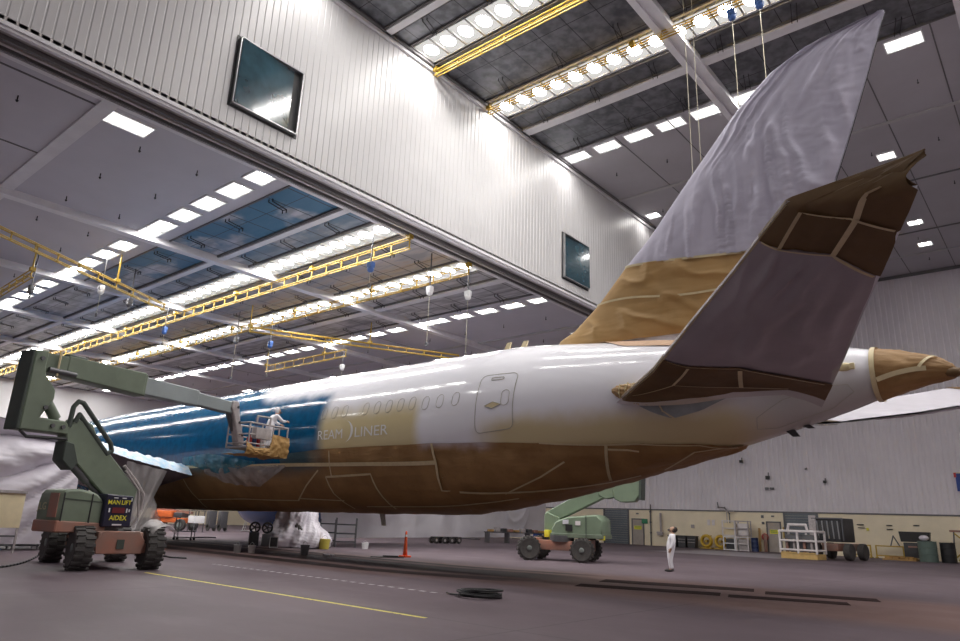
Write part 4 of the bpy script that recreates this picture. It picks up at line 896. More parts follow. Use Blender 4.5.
bpz('turret',[(-.4,1.16),(-.4,1.9),(.4,2.3),(1.25,2.3),(1.35,1.16)],.8,'lift_green',None,.1,.05)
# lower boom
lo=bpz('lower_boom',[(-1.30,3.82),(-1.1,4.22),(-.55,4.12),(-.3,3.72),(1.28,2.3),(1.2,1.75),(.3,1.98),(-.80,2.92),(-1.18,3.3)],.5,'lift_green',None,-.2)
bpz('lower_boom_joint',[(-1.28,3.0),(-1.28,3.55),(-1.0,3.5),(-.78,2.95),(-.95,2.72)],.54,'lift_green_dark',lo,-.2)
q=MB(); q.cyl(bp(A1,-.95,2.95,-.3),bp(A1,-.35,2.45,-.3),.11,n=12); q.cyl(bp(A1,-.35,2.45,-.3),bp(A1,.35,1.9,-.3),.06,n=10); q.build('lift_cylinder','steel_dark',L1)
q=MB(); q.tube([bp(A1,-1.25,3.95,-.42),bp(A1,-1.22,4.55,-.42),bp(A1,-1.1,4.72,-.42),bp(A1,-.95,4.7,-.42),bp(A1,.12,3.62,-.42),bp(A1,.2,3.4,-.42),bp(A1,.05,3.3,-.42),bp(A1,-1.0,4.35,-.42),bp(A1,-1.1,4.1,-.42)],.07,10); q.build('hose_guard','lift_green_dark',L1)
q=MB(); q.tube([bp(A1,.7,3.0,-.42),bp(A1,1.25,2.5,-.42),bp(A1,1.5,2.2,-.42),bp(A1,1.6,1.7,-.3)],.05,8); q.tube([bp(A1,.75,2.85,-.46),bp(A1,1.3,2.3,-.46),bp(A1,1.5,1.5,-.36),bp(A1,1.35,1.2,-.3)],.035,8); q.build('hose','rail_grey',L1)
# knuckle: tall box with its dark back
kb=bpz('knuckle',[(-2.62,3.72),(-2.60,5.95),(-2.22,6.02),(-2.24,5.55),(-2.2,5.33),(-1.84,4.94),(-1.83,4.65),(-2.12,4.11),(-1.38,4.1),(-1.2,3.95),(-1.25,3.72)],.6,'lift_green',None,-.17,.04)
cx,sx=math.cos(A1),math.sin(A1)
bpz('knuckle_back',[(-2.70,3.72),(-2.68,5.97),(-2.61,5.97),(-2.61,3.72)],.66,'lift_green_dark',kb,-.14,.02)
for p in ((-1.75,3.92),(-1.45,3.92),(-2.05,4.4),(-2.4,5.75)): q=MB(); q.cyl(bp(A1,p[0],p[1],-.53),bp(A1,p[0],p[1],.53),.06,n=12); q.build('pivot_pin','steel_dark',kb)
q=MB(); q.cyl(bp(A1,-2.0,4.72,-.2),bp(A1,-1.55,4.15,-.2),.15,n=14); q.cyl(bp(A1,-1.55,4.15,-.2),bp(A1,-1.3,3.85,-.2),.08,n=10); q.build('knuckle_cylinder','lift_green',L1)
q=MB(); q.tube([bp(A1,-2.55,3.7,-.4),bp(A1,-2.35,3.55,-.4),bp(A1,-1.7,3.58,-.4),bp(A1,-1.2,3.6,-.4)],.045,8); q.build('cable','cable',L1)
# upper boom, three telescoping tubes
up=bpz('upper_boom',beam((-2.3,5.72),(1.1,5.62),.55,.72),.55,'lift_green')
bpz('boom_sleeve',beam((-1.55,5.72),(1.02,5.64),.62,.74),.6,'lift_green',up)
bpz('telescope_tube',beam((.6,5.63),(3.2,5.55),.58,.55),.46,'lift_boom_grey',up)
bpz('telescope_tube',beam((3.0,5.55),(5.0,5.45),.46,.44),.38,'lift_boom_grey',up)
bpz('boom_bracket',[(-1.5,6.0),(-1.5,6.12),(-.9,6.1),(-.9,5.98)],.3,'lift_green_dark',up)
q=MB(); q.cyl(bp(A1,-2.1,5.5,-.35),bp(A1,-1.3,5.48,-.35),.08,n=12); q.build('level_cylinder','steel_dark',up)
q=MB(); q.cyl(bp(A1,-1.85,5.35,-.36),bp(A1,-1.85,6.05,-.36),.03,n=8); q.build('tan_strap','tape',up)
# jib and basket
jb=bpz('jib',[(4.72,5.72),(4.98,5.7),(5.15,5.0),(5.42,4.35),(5.4,4.1),(5.18,4.1),(5.02,4.6),(4.8,5.2),(4.65,5.45)],.32,'rail_grey',None,-.1,.03)
bpz('jib_link',[(4.68,5.45),(4.85,5.2),(5.15,4.6),(5.05,4.55),(4.75,5.1),(4.6,5.4)],.2,'steel_dark',jb)
for p in ((4.95,5.5),(5.1,4.95),(5.3,4.5)): q=MB(); q.cyl(bp(A1,p[0],p[1],-.28),bp(A1,p[0],p[1],.1),.05,n=10); q.build('pivot_pin','black',jb)
q=MB(); q.tube([bp(A1,5.4,4.2,-.2),bp(A1,5.65,4.35,-.2),bp(A1,5.85,4.3,-.2),bp(A1,6.1,4.1,-.2)],.045,8); q.build('hose','rail_grey',jb)
S0,S1,W0,W1,ZB,ZT=5.15,7.05,-.8,.35,4.02,4.95
bk=MB(); bk.prism([(S0,ZB),(S1,ZB),(S1,ZB+.08),(S0,ZB+.08)],lambda p,k:bp(A1,p[0],p[1],W1 if k else W0)); bk=bk.build('basket_floor','steel',L1)
def rail(pts,r=.028,m='rail_grey'): q=MB(); q.tube([bp(A1,*p) for p in pts],r,8); return q.build('basket_rail',m,L1)
for z in (ZT,ZT-.42,ZT-.75): rail([(S0,z,W0),(S1,z,W0),(S1,z,W1),(S0,z,W1),(S0,z,W0)],.034 if z==ZT else .026)
for s_ in (S0,S0+.6,S0+1.15,S0+1.45,S1):
    for w_ in (W0,W1): rail([(s_,ZB,w_),(s_,ZT,w_)],.03)
for i,k in enumerate(((5.75,6.5),)): rail([(5.45,ZT,W0),(5.45,5.22,W0),(6.1,5.24,W0),(6.1,ZT,W0)],.035)
q=MB()
def kr(u,v):
    s=S0-.15+(S1-S0+.2)*u; lo_=ZB-.22+.05*fbm(u*7,3,1); hi=ips(u,[(0,ZB+.25),(.2,ZB+.02),(.55,ZB+.08),(.6,ZB+.62),(1,ZB+.55)])
    return bp(A1,s,lo_+(hi-lo_)*v,W0-.06-.10*math.sin(v*PI)*.6+.05*fbm(u*10,v*5,4))
q.grid(kr,50,16); q.build('kraft_wrap','kraft',L1,smooth=True)
q=MB(); q.grid(lambda u,v: bp(A1,S1+.06+.03*fbm(u*5,v*4,7),ZB-.2+.75*v,W0-.05+(W1-W0+.1)*u),16,12); q.build('kraft_wrap','kraft',L1,smooth=True)
q=MB(); q.grid(lambda u,v: bp(A1,S0-.15+(S1-S0+.2)*u,ZB-.22+.05*fbm(u*7,3+v*5,1),W0-.06+(W1-W0+.1)*v),20,12); q.build('kraft_wrap','kraft',L1,smooth=True)
q=MB(); c=bp(A1,5.8,4.6,W0+.05); q.box(c,(.22,.75,.42),rz=A1-PI/2,bev=.03); q.build('control_box','rail_grey',L1)
q=MB(); q.box(bp(A1,5.8,5.05,W0+.2),(.1,.5,.3),rz=A1-PI/2,bev=.02); q.build('control_screen','nacelle_blue',L1)
for i,(s_,m_) in enumerate(((5.5,'red_bit'),(5.72,'nacelle_blue'),(5.95,'red_bit'),(6.17,'white_metal'),(6.9,'white_metal'))): 
    q=MB(); q.cyl(bp(A1,s_,ZB+.08,-.45),bp(A1,s_,ZB+.42,-.45),.1,n=12); q.cyl(bp(A1,s_,ZB+.42,-.45),bp(A1,s_,ZB+.5,-.45),.04,n=8); o=q.build('paint_pot',m_); cx0=bp(A1,s_,ZB+.08,-.45); 
    for v in o.data.vertices: v.co-=Vector(cx0)
    o.location=Vector(LB)+Vector(cx0); tag(o,('red paint pot nearest the jib on the basket floor','blue paint pot on the basket floor','red paint pot in the middle of the basket floor','white pot beside the red one on the basket floor','white pot at the far end of the basket floor')[i],'paint pot')
JW=dict(pelvis=(0,0,.93),waist=(.06,0,1.08),chest=(.16,0,1.25),neck=(.22,0,1.4),head=(.28,0,1.53),hood=1,
 shl=(.2,.19,1.33),ell=(.36,.24,1.12),wrl=(.55,.2,1.05),shr=(.2,-.19,1.33),elr=(.4,-.22,1.14),wrr=(.6,-.18,1.15),
 hpl=(0,.10,.88),knl=(.08,.12,.49),anl=(.0,.13,.10),tol=(.16,.15,.045),hpr=(-.02,-.10,.88),knr=(.06,-.12,.49),anr=(-.06,-.13,.10),tor=(.10,-.15,.045))
pl=Vector(LB)+Vector(bp(A1,6.55,ZB+.06,-.3)); person('person.worker',tuple(pl),A1-.3,'person in hooded white suit bending over in the lift basket against the blue fuselage',JW,.1).name='person.001'
# --- second boom lift, green, under the tail
A2=math.radians(195); T2=(-19.25,30.82)
L2=thing('boom_lift',(T2[0],T2[1],0),'green boom lift parked under the aft fuselage, knuckle raised, red-brown chassis','boom lift')
def lift2():
    a=math.radians(-27+180+0); 
    c=[(-20.75,28.9),(-18.35,29.75),(-20.9,31.0),(-18.45,31.9)]
    cen=Vector((-19.95,30.05,0))-Vector((T2[0],T2[1],0)); a=math.radians(20)
    def W(p): return (cen.x+p[0]*math.cos(a)-p[1]*math.sin(a),cen.y+p[0]*math.sin(a)+p[1]*math.cos(a),p[2])
    def bx(q,c,d,bev=.04): q.box(W(c),d,rz=a,bev=bev)
    q=MB(); bx(q,(0,0,.72),(2.6,.9,.45)); bx(q,(1.35,0,.76),(.6,1.3,.55),.06); bx(q,(-1.35,0,.78),(.6,1.3,.55),.06); q.build('chassis','rust_orange',L2)
    q=MB(); q.cyl(W((.1,0,.9)),W((.1,0,1.2)),.6,n=24); q.build('slew_ring','steel_dark',L2)
    for sx in (-1,1):
        q=MB(); bx(q,(sx*1.3,0,.6),(.3,1.9,.28)); q.build('axle','rust_orange',L2)
        for sy in (-1,1):
            q=MB(); wheel(q,(0,0,0),.56,.46); c_=W((sx*1.32,sy*.98,.56)); t=a+(math.radians(28) if sx<0 else 0)
            for v in q.b.verts: v.co=Vector((c_[0]+v.co.x*math.cos(t)-v.co.y*math.sin(t),c_[1]+v.co.x*math.sin(t)+v.co.y*math.cos(t),c_[2]+v.co.z))
            w=q.build('wheel','tyre',L2,autos=30); q=MB(); q.lathe([(.02,.2),(.12,.22),(.14,.12),(.30,.07),(.35,.2),(.36,-.2),(.30,-.07),(.14,-.12),(.12,-.22),(.02,-.2)],c_,(-math.sin(t),math.cos(t),0),22); q.build('rim','rim_grey',w,smooth=True)
    P=lambda nm,out,w,m,par=None,off=0,bev=.03: boompart(L2,A2,nm,out,w,m,par,off,bev)
    h=P('hood',[(-1.35,1.22),(-1.38,1.95),(-1.1,2.22),(.4,2.08),(1.0,1.85),(1.2,1.5),(1.2,1.22)],1.7,'light_green',None,.1,.07)
    P('hood_skirt',[(-1.4,1.1),(-1.4,1.3),(1.25,1.3),(1.25,1.1)],1.76,'lift_green',None,.1,.02)
    for o in (-.78,.99): 
        P('hood_label',[(.3,1.75),(.3,1.95),(.6,1.93),(.6,1.73)],.02,'white_letter',h,o,0); P('hood_label',[(-.3,1.7),(-.3,1.9),(-.05,1.9),(-.05,1.7)],.02,'rail_white',h,o,0); P('hood_vent',[(.1,1.42),(.1,1.72),(.45,1.72),(.45,1.42)],.02,'black',h,o,0); P('hood_joint',[(-.6,1.2),(-.6,2.15),(-.57,2.15),(-.57,1.2)],.02,'lift_green_dark',h,o,0)
    P('turret',[(1.1,1.16),(1.1,2.05),(1.75,2.3),(1.9,2.2),(1.9,1.16)],.7,'light_green',None,-.3,.04)
    lo=P('lower_boom',beam((1.75,2.0),(-1.35,3.55),.62,.75),.5,'light_green',None,-.3); P('boom_top_strip',beam((1.7,2.36),(-1.0,3.70),.05,.05),.36,'white_metal',lo,-.3,0)
    P('lower_boom_joint',[(-.9,3.2),(-1.1,3.85),(-1.5,3.9),(-1.9,3.5),(-1.75,3.1),(-1.3,3.0)],.6,'light_green',lo,-.3)
    P('knuckle',[(-1.75,3.0),(-2.1,2.85),(-2.75,2.9),(-3.0,3.2),(-3.12,5.3),(-2.5,5.35),(-2.4,4.3),(-1.95,3.9),(-1.6,3.7)],.7,'light_green',None,-.3,.04)
    P('knuckle_back',[(-2.98,3.0),(-3.1,5.3),(-3.22,5.3),(-3.1,3.0)],.9,'lift_green_dark',None,-.3,.01)
    q=MB(); q.cyl(bp(A2,-2.35,4.35,-.3),bp(A2,-1.9,3.6,-.3),.12,n=12); q.build('knuckle_cylinder','steel_dark',L2)
    q=MB(); q.tube([bp(A2,-.1,3.25,.1),bp(A2,-.1,3.6,.1),bp(A2,-.9,4.1,.1),bp(A2,-1.3,4.0,.1),bp(A2,-1.5,3.8,.1)],.06,8); q.build('hose_guard','lift_green',L2)
    P('upper_boom',beam((-2.7,5.05),(3.6,4.85),.45,.35),.36,'light_green',None,-.3)
    q=MB(); q.box(bp(A2,1.6,1.25,.3),(.3,.25,.35),bev=.03); q.build('battery_box','yellow_letter',L2)
    q=MB(); q.cyl(bp(A2,-1.3,1.05,.7),bp(A2,-1.3,1.25,.7),.14,n=12); q.build('work_light','yellow_letter',L2)
lift2()
# --- orange lift far behind the first one
L3=thing('scissor_chassis_lift',(-60.5,30.6,0),'orange lift far off under the wing, behind the green boom lift','boom lift',rz=math.radians(30))
q=MB(); q.box((0,0,.85),(3.2,1.2,.4),bev=.05); q.build('chassis','bright_orange',L3)
for sx in (-1,1):
    for sy in (-1,1): q=MB(); wheel(q,(sx*1.5,sy*.95,.5),.5,.36,lugs=False); w=q.build('wheel','tyre',L3); q=MB(); q.lathe([(.02,.19),(.2,.19),(.22,-.19),(.02,-.19)],(sx*1.5,sy*.95,.5),(0,1,0),16); q.build('rim','rim_grey',w)
q=MB(); q.box((-.5,0,1.35),(1.9,1.5,.55),bev=.1); q.build('hood','bright_orange',L3)
q=MB(); q.box((.9,0,1.3),(.8,1.2,.4),bev=.05); q.cyl((.9,0,1.5),(-.8,0,1.85),.12,n=8); q.build('turret','steel_dark',L3)
q=MB(); q.prism(beam((-1.5,1.75),(1.9,1.5),.25,.2),lambda p,k:(p[0],.15 if k else -.15,p[1])); q.build('boom','rust_orange',L3)
L3.name='boom_lift.orange'; L3.name='boom_lift.002'
# --- white basket lift by the far wall
L4=thing('boom_lift',(-13.75,53.0,0),'boom lift by the far wall with a white railed basket in front and dark engine','boom lift',rz=math.radians(80))
def bl(q,a,b,bev=.0): q.box2(a,b,bev)
# local frame: x runs away from the viewer along the machine, y to the viewer's left
q=MB(); bl(q,(-1.3,-.1,.02),(.0,2.4,.38)); q.box((-1.32,1.15,.42),(.06,2.5,.08)); q.build('basket_floor','kraft' if False else mat('basket_yellow',(.62,.42,.16),.6,var=.15),L4)
def r4(pts,r=.05): q=MB(); q.tube(pts,r,8); q.build('basket_rail','rail_white',L4)
for z in (1.82,1.2,.6): r4([(-1.3,-.1,z),(-1.3,2.4,z),(0,2.4,z),(0,-.1,z),(-1.3,-.1,z)],.085 if z>1.5 else .07)
for y in (-.1,1.15,2.4):
    for x in (-1.3,0): r4([(x,y,.38),(x,y,1.82)],.08)
r4([(-1.3,.4,1.82),(-1.3,.5,2.25),(-1.3,1.7,2.25),(-1.3,1.8,1.82)],.09)
q=MB(); q.box((-.6,1.15,1.05),(.8,2.0,1.1),bev=.04); q.build('basket_machinery','steel_dark',L4)
for y in (.3,.8,1.5,2.0): q=MB(); q.cyl((-1.1,y,.45),(-1.1,y,1.3),.09,n=8); q.build('hose_bundle',('rust_orange','rail_grey')[int(y*10)%2],L4)
q=MB(); q.box((2.6,.0,.85),(3.4,1.1,.5),bev=.05); q.build('chassis','rust_orange',L4)
for x in (1.3,3.5):
    for y in (-1.1,1.1): q=MB(); wheel(q,(x,y,.58),.58,.45,lugs=False); q.build('wheel','tyre',L4)
q=MB(); q.box((2.3,.2,2.0),(2.2,1.8,1.6),bev=.06); e=q.build('engine_bay','dark',L4)
for k in range(5): q=MB(); q.cyl((1.15,-.6+.35*k,1.4),(1.15,-.55+.35*k,2.6),.05,n=6); q.build('hose','steel',e)
q=MB(); q.box((1.1,1.15,2.1),(.1,.5,1.7),bev=.02); q.build('cover_plate','rail_grey',L4)
q=MB(); q.tube([(1.1,-.9,1.3),(1.1,-.9,2.75),(1.1,1.2,2.75)],.06,6); q.build('guard_frame','steel_dark',L4)
# ---------------------------------------------------------------- loose things
def solo(name,q,m,loc,label,cat,group=None,rz=0,**k):
    o=q.build(name,m,**k); o.location=loc; o.rotation_euler=(0,0,rz); return tag(o,label,cat,group)
# delineator post and its dark mat
t=thing('traffic_delineator',(-24.3,23.7,0),'tall orange delineator post with white bands on the floor under the belly','traffic post')
mat('cone_orange',(.85,.12,.03),.5)
q=MB(); q.box((0,0,.04),(.42,.42,.08),bev=.02); q.build('base','cone_orange',t); q=MB(); q.lathe([(.11,.08),(.09,.3),(.06,.9),(.05,1.1),(.03,1.16)],(0,0,0),(0,0,1),16); q.build('post','cone_orange',t,smooth=True)
for z in (.72,.95): q=MB(); q.lathe([(.075-.02*(z-.5),z-.05),(.07-.02*(z-.5),z+.05)],(0,0,0),(0,0,1),16); q.build('reflective_band','white_metal',t)
q=MB(); q.box((0,0,.02),(1.5,.35,.04),rz=.8,bev=.01); q.box((.1,.1,.06),(.7,.12,.06),rz=.8); solo('floor_mat',q,'black',(-24.3,22.6,0),'flat black mat on the floor in front of the orange post','mat')
# hose coil and hoses on the floor
q=MB(); 
for k,(r,z) in enumerate(((.5,.03),(.46,.075),(.53,.10),(.42,.14),(.49,.17))): q.torus((.05*math.sin(k*2),.05*math.cos(k*3),z),r,.025,(.04*math.sin(k),.04,1),28,6)
q.tube([(-.45,-.2,.03),(-.7,-.25,.03),(-.95,-.1,.03)],.02,6); solo('coiled_hose',q,'cable',(-11.25,13.5,0),'coil of black hose lying on the open floor','hose')
def curvehose(P,r,label,m='cable'):
    o0=Vector(P[0]); V=[Vector(p)-o0 for p in P]; pts=[]
    for i in range(len(V)-1):
        p0,p1,p2,p3=V[max(i-1,0)],V[i],V[i+1],V[min(i+2,len(V)-1)]
        for k in range(6): t=k/6; pts.append(.5*((2*p1)+(p2-p0)*t+(2*p0-5*p1+4*p2-p3)*t*t+(3*p1-p0-3*p2+p3)*t**3))
    pts.append(V[-1]); q=MB(); q.tube([tuple(p) for p in pts],r,6); solo('floor_hose',q,m,tuple(o0),label,'hose',smooth=True)
curvehose([(-23.2,6.6,.03),(-23.6,7.3,.03),(-25.2,8.3,.03),(-28,9.6,.05),(-29.2,10.3,.25),(-29.6,10.6,.6),(-29.7,10.6,.9)],.03,'black hose curving over the floor at the left picture edge up to the rack')
curvehose([(-27.6,13.2,.03),(-27,13.6,.03),(-26.3,13.5,.03),(-25.7,13.8,.03)],.03,'short dark hose end on the floor right of the big lift wheel')
# cream board on a rack at the left edge
t=thing('board_stand',(-30,8.05,0),'cream panel standing on a dark metal rack at the left picture edge','board')
mat('cream_board',(.82,.70,.46),.6,var=.05)
q=MB(); q.box((0,.3,1.5),(.08,2.2,1.22),bev=.01); q.build('board','cream_board',t); q=MB(); q.box((.02,.3,2.16),(.2,2.24,.1)); q.build('top_rail','rail_grey',t)
for y in (-.7,1.36): q=MB(); q.box((0,y,1.05),(.07,.06,2.1)); q.build('leg','rail_grey',t)
for z in (.3,.6): q=MB(); q.box((0,.33,z),(.06,2.1,.06)); q.build('cross_rail','steel_dark',t)
t=thing('storage_rack',(-33.0,10.2,0),'low dark rack between the cream panel and the green boom lift','rack')
for y in (-.9,0,.9):
    for x in (-.3,.3): q=MB(); q.box((x,y,.6),(.05,.05,1.2)); q.build('post','steel_dark',t)
for z in (.15,.6,1.1): q=MB(); q.box((0,0,z),(.7,1.9,.05)); q.build('shelf','dark',t)
for k,(y,z,h) in enumerate(((-.6,.62,.3),(0,.62,.4),(.6,.62,.25),(-.5,.17,.3),(.4,.17,.35))): q=MB(); q.box((0,0,h/2),(.4,.45,h),bev=.02); solo('storage_box',q,'steel_dark',(-33.0,10.2+y,z+.02),'dark box on the low rack left of the boom lift','box','dark boxes on the low rack')
# carts under the belly
def cart(loc,rz,label):
    t=thing('hand_cart',loc,label,'cart',rz=rz)
    for x in (-.5,.5):
        for y in (-.28,.28): q=MB(); q.box((x,y,.45),(.04,.04,.75)); q.build('post','steel_dark',t); q=MB(); q.cyl((x,y-.03,.07),(x,y+.03,.07),.07,n=12); q.build('caster','black',t)
    for z in (.16,.5): q=MB(); q.box((0,0,z),(1.05,.6,.05)); q.build('shelf','steel_dark',t)
    q=MB(); q.tube([(-.5,-.28,.8),(-.5,-.28,1.3),(-.5,.28,1.3),(-.5,.28,.8)],.025,6); q.build('handle','steel_dark',t)
    q=MB(); q.tube([(.5,0,.16),(1.3,0,.2),(1.9,0,.2)],.04,6); q.build('tow_bar','steel_dark',t)
cart((-41.6,22.0,0),.75,'dark two-shelf hand cart with a tow bar under the belly')
t=thing('work_stool',(-57.0,31.0,0),'tall dark trolley with pale top standing beyond the hand cart','trolley')
for x in (-.5,.5):
    for y in (-.4,.4): q=MB(); q.box((x,y,.85),(.06,.06,1.7)); q.build('leg','steel_dark',t)
q=MB(); q.box((0,0,1.0),(1.1,.9,.6),bev=.03); q.build('cabinet','white_metal',t); q=MB(); q.box((0,0,1.7),(1.15,.95,.06)); q.build('top','steel_dark',t)
t.name='trolley'
# twin dark machine, step ladder, yellow ladder on the wall behind
t=thing('welding_machine',(-60,34.6,0),'pair of dark upright bottle trolleys beyond the belly','trolley')
for y in (-.55,.55):
    q=MB(); q.box((0,y,1.0),(.6,.7,1.5),bev=.06); q.build('body','steel_dark',t)
    for s in (-.3,.3): q=MB(); q.cyl((.1,y+s-.05,.28),(.1,y+s+.05,.28),.28,n=16); q.build('wheel','tyre',t)
t.name='bottle_trolley'
def ladder(loc,rz,h,w,label,m='silver'):
    t=thing('step_ladder',loc,label,'ladder',rz=rz)
    for s in (-1,1):
        q=MB(); q.cyl((-.5*w,s*w*.5,0),(0,s*w*.3,h),.03,n=6); q.build('rail',m,t); q=MB(); q.cyl((.6*w,s*w*.5,0),(0,s*w*.3,h),.025,n=6); q.build('rear_leg',m,t)
    for k in range(1,6): f=k/6; q=MB(); q.box((-.5*w*(1-f),0,h*f),(.12,w*(1-.4*f),.03)); q.build('step',m,t)
    q=MB(); q.box((.05,0,.06),(w*1.3,w*1.2,.05)); q.build('base_frame',m,t); return t
ladder((-60.5,38.2,0),.8,1.9,.9,'small metal step ladder against the pale wall beyond the belly')
t=thing('yellow_barrier',(-72.5,41.5,0),'yellow railing far off under the belly near the cream wall','barrier',rz=.9)
q=MB(); q.box((0,0,1.9),(.1,2.4,.12)); q.build('top_rail','crane_yellow',t); 
for y in (-1.1,0,1.1): q=MB(); q.box((0,y,.95),(.08,.08,1.9)); q.build('post','crane_yellow',t)
# round black fans on a stand plus a monitor box
t=thing('air_mover',(-33.6,22.0,0),'pair of round black fans on a stand beside the wrapped landing gear','fan',rz=-.5)
for y in (-.32,.32):
    q=MB(); q.torus((0,y,.98),.25,.05,(1,0,0),20,8); f=q.build('fan_ring','black',t); q=MB(); q.cyl((-.04,y,.98),(.04,y,.98),.07,n=10)
    for k in range(5): a=2*PI*k/5; q.box((0,y+.13*math.cos(a),.98+.13*math.sin(a)),(.02,.22,.07),rx=a)
    q.build('fan_blades','dark',f); 
q=MB(); q.box((0,-.32,.4),(.4,.5,.7),bev=.04); q.build('motor_housing','dark',t); q=MB(); q.box((0,.32,.36),(.4,.45,.62),bev=.04); q.build('motor_housing','steel_dark',t)
t=thing('pedestal_gauge',(-32.2,21.9,0),'small black box with a pale square frame right of the round fans','gauge box',rz=-.5)
q=MB(); q.box((0,0,.3),(.35,.45,.55),bev=.03); b=q.build('body','dark',t)
for a,b2 in (((-.2,.02),(.2,.06)),((-.2,.52),(.2,.56)),): q=MB(); q.box2((.17,a[0],a[1]+.02),(.2,b2[0],b2[1]+.02)); q.build('frame_bar','silver',t)
for y in (-.2,.2): q=MB(); q.box((.185,y,.31),(.03,.04,.52)); q.build('frame_bar','silver',t)
# buckets and bins
def bucket(loc,r,h,m,label,name='bucket'):
    t=thing(name,loc,label,'bucket'); q=MB(); q.lathe([(.02,.01),(r*.82,0),(r,h),(r*.93,h),(r*.78,.03),(.02,.03)],(0,0,0),(0,0,1),20); q.build('pail',m,t)
    q=MB(); q.torus((0,0,h),r,.012,(0,0,1),20,5); q.build('rim',m,t); q=MB(); q.tube([(-r,0,h*.9),(-r*.7,0,h*1.25),(0,0,h*1.4),(r*.7,0,h*1.25),(r,0,h*.9)],.008,5); q.build('handle','steel',t)
bucket((-29.0,17.9,0),.17,.33,'steel','grey bucket on the floor, left of two side by side'); bucket((-28.5,18.3,0),.17,.33,'rail_grey','pale grey bucket on the floor, right of two side by side')
bucket((-26.8,19.9,0),.2,.42,'steel_dark','dark bucket on the floor in front of the wrapped landing gear'); bucket((-31.2,24.4,0),.3,.5,mat('bin_yellow',(.65,.55,.10),.5),'yellow bin right of the wrapped landing gear')
bucket((-30.9,27.0,0),.2,.32,'white_metal','white bucket at the foot of the white curtain, right of the dark racks')
q=MB(); q.ball((0,0,.05),.14,10,(1.6,1,.45)); q.ball((.28,.1,.04),.09,8,(1.3,1,.5)); solo('crumpled_rag',q,'plastic_white',(-26.0,20.5,0),'small crumpled white rag on the dark floor band','rag',smooth=True)
# dark racks right of the gear
def rack(loc,rz,w,h,label,lev=(.3,.75,1.25)):
    t=thing('trolley_rack',loc,label,'rack',rz=rz)
    for y in (-w/2,w/2):
        for x in (-.25,.25): q=MB(); q.box((x,y,h/2),(.05,.05,h)); q.build('post','steel_dark',t)
    for z in lev: q=MB(); q.box((0,0,z),(.55,w,.07)); q.build('shelf','dark',t)
    return t
rack((-32.9,27.2,0),-.6,1.15,1.62,'dark shelf trolley right of the wrapped gear, in front of the white curtain'); rack((-34.6,27.2,0),-.6,.9,1.5,'narrower dark shelf trolley just behind the yellow bin')
q=MB(); q.prism([(-.5,0),(.5,0),(.15,1.6),(-.3,1.6)],lambda p,k:(.1 if k else -.1,p[0],p[1]+.6),.03); solo('dark_cover',q,'nacelle_blue',(-35.4,26.9,0),'dark blue cloth hanging behind the wrapped landing gear','cloth')
# tow dolly
t=thing('tow_dolly',(-37.0,40.3,0),'low black tow dolly with a row of small wheels before the curtain','dolly',rz=1.35)
for i,x in enumerate((-1.1,-.35,.3,.95)):
    for y in (-.3,.3): q=MB(); wheel(q,(x,y,.24),.24,.16,lugs=False); w=q.build('wheel','tyre',t); q=MB(); q.cyl((x,y-.09,.24),(x,y+.09,.24),.10,n=10); q.build('hub','rail_grey',w)
q=MB(); q.box((0,0,.42),(2.5,.5,.14),bev=.02); q.build('frame','black',t); q=MB(); q.tube([(1.2,0,.42),(2.2,0,.4),(3.2,0,.35)],.05,6); q.build('drawbar','steel_dark',t)
# long work bench with clutter behind the second lift
t=thing('work_bench',(-37.6,50.0,0),'long low work bench of parts seen left of the second boom lift','bench',rz=1.15)
q=MB(); q.box((0,0,.85),(6.0,.9,.08)); q.build('bench_top','steel_dark',t)
for x in (-2.9,-1,1,2.9): q=MB(); q.box((x,0,.42),(.08,.8,.84)); q.build('leg','steel_dark',t)
for i in range(9):
    x=-2.6+.62*i; h=.18+.16*((i*7)%4)/3; q=MB(); q.box((0,0,h/2),(.42,.5,h),bev=.03); a=1.15
    solo('bench_box',q,('kraft','rail_grey','dark','rust_orange')[i%4],(-37.6+x*math.cos(a),50+x*math.sin(a),.895),('brown box','grey box','black box','rusty box')[i%4]+' among the clutter on the long low bench','box',('brown','grey','black','rusty')[i%4]+' boxes on the long bench',rz=1.15)
def drum(loc,r,h,m,label,cat='drum',group=None,name='drum'):
    t=thing(name,loc,label,cat,group); q=MB(); q.lathe([(.02,0),(r,0),(r*1.02,.03),(r*.98,.05),(r*.98,h*.33),(r*1.03,h*.35),(r*.98,h*.37),(r*.98,h*.66),(r*1.03,h*.68),(r*.98,h*.7),(r*.98,h-.04),(r*1.02,h-.02),(r,h),(.02,h-.02)],(0,0,0),(0,0,1),24); q.build('body',m,t)
    q=MB(); q.cyl((r*.5,0,h-.03),(r*.5,0,h+.03),.05,n=8); q.build('bung','steel_dark',t); return t
mat('drum_blue',(.02,.06,.28),.4); mat('drum_yellow',(.70,.58,.05),.5); mat('drum_navy',(.02,.035,.11),.45)
drum((-37.5,52.9,0),.42,1.05,'drum_blue','blue drum behind the bench, left of the second boom lift'); drum((-36.7,53.9,0),.4,1.05,'drum_yellow','yellow drum between the blue drum and the second boom lift')
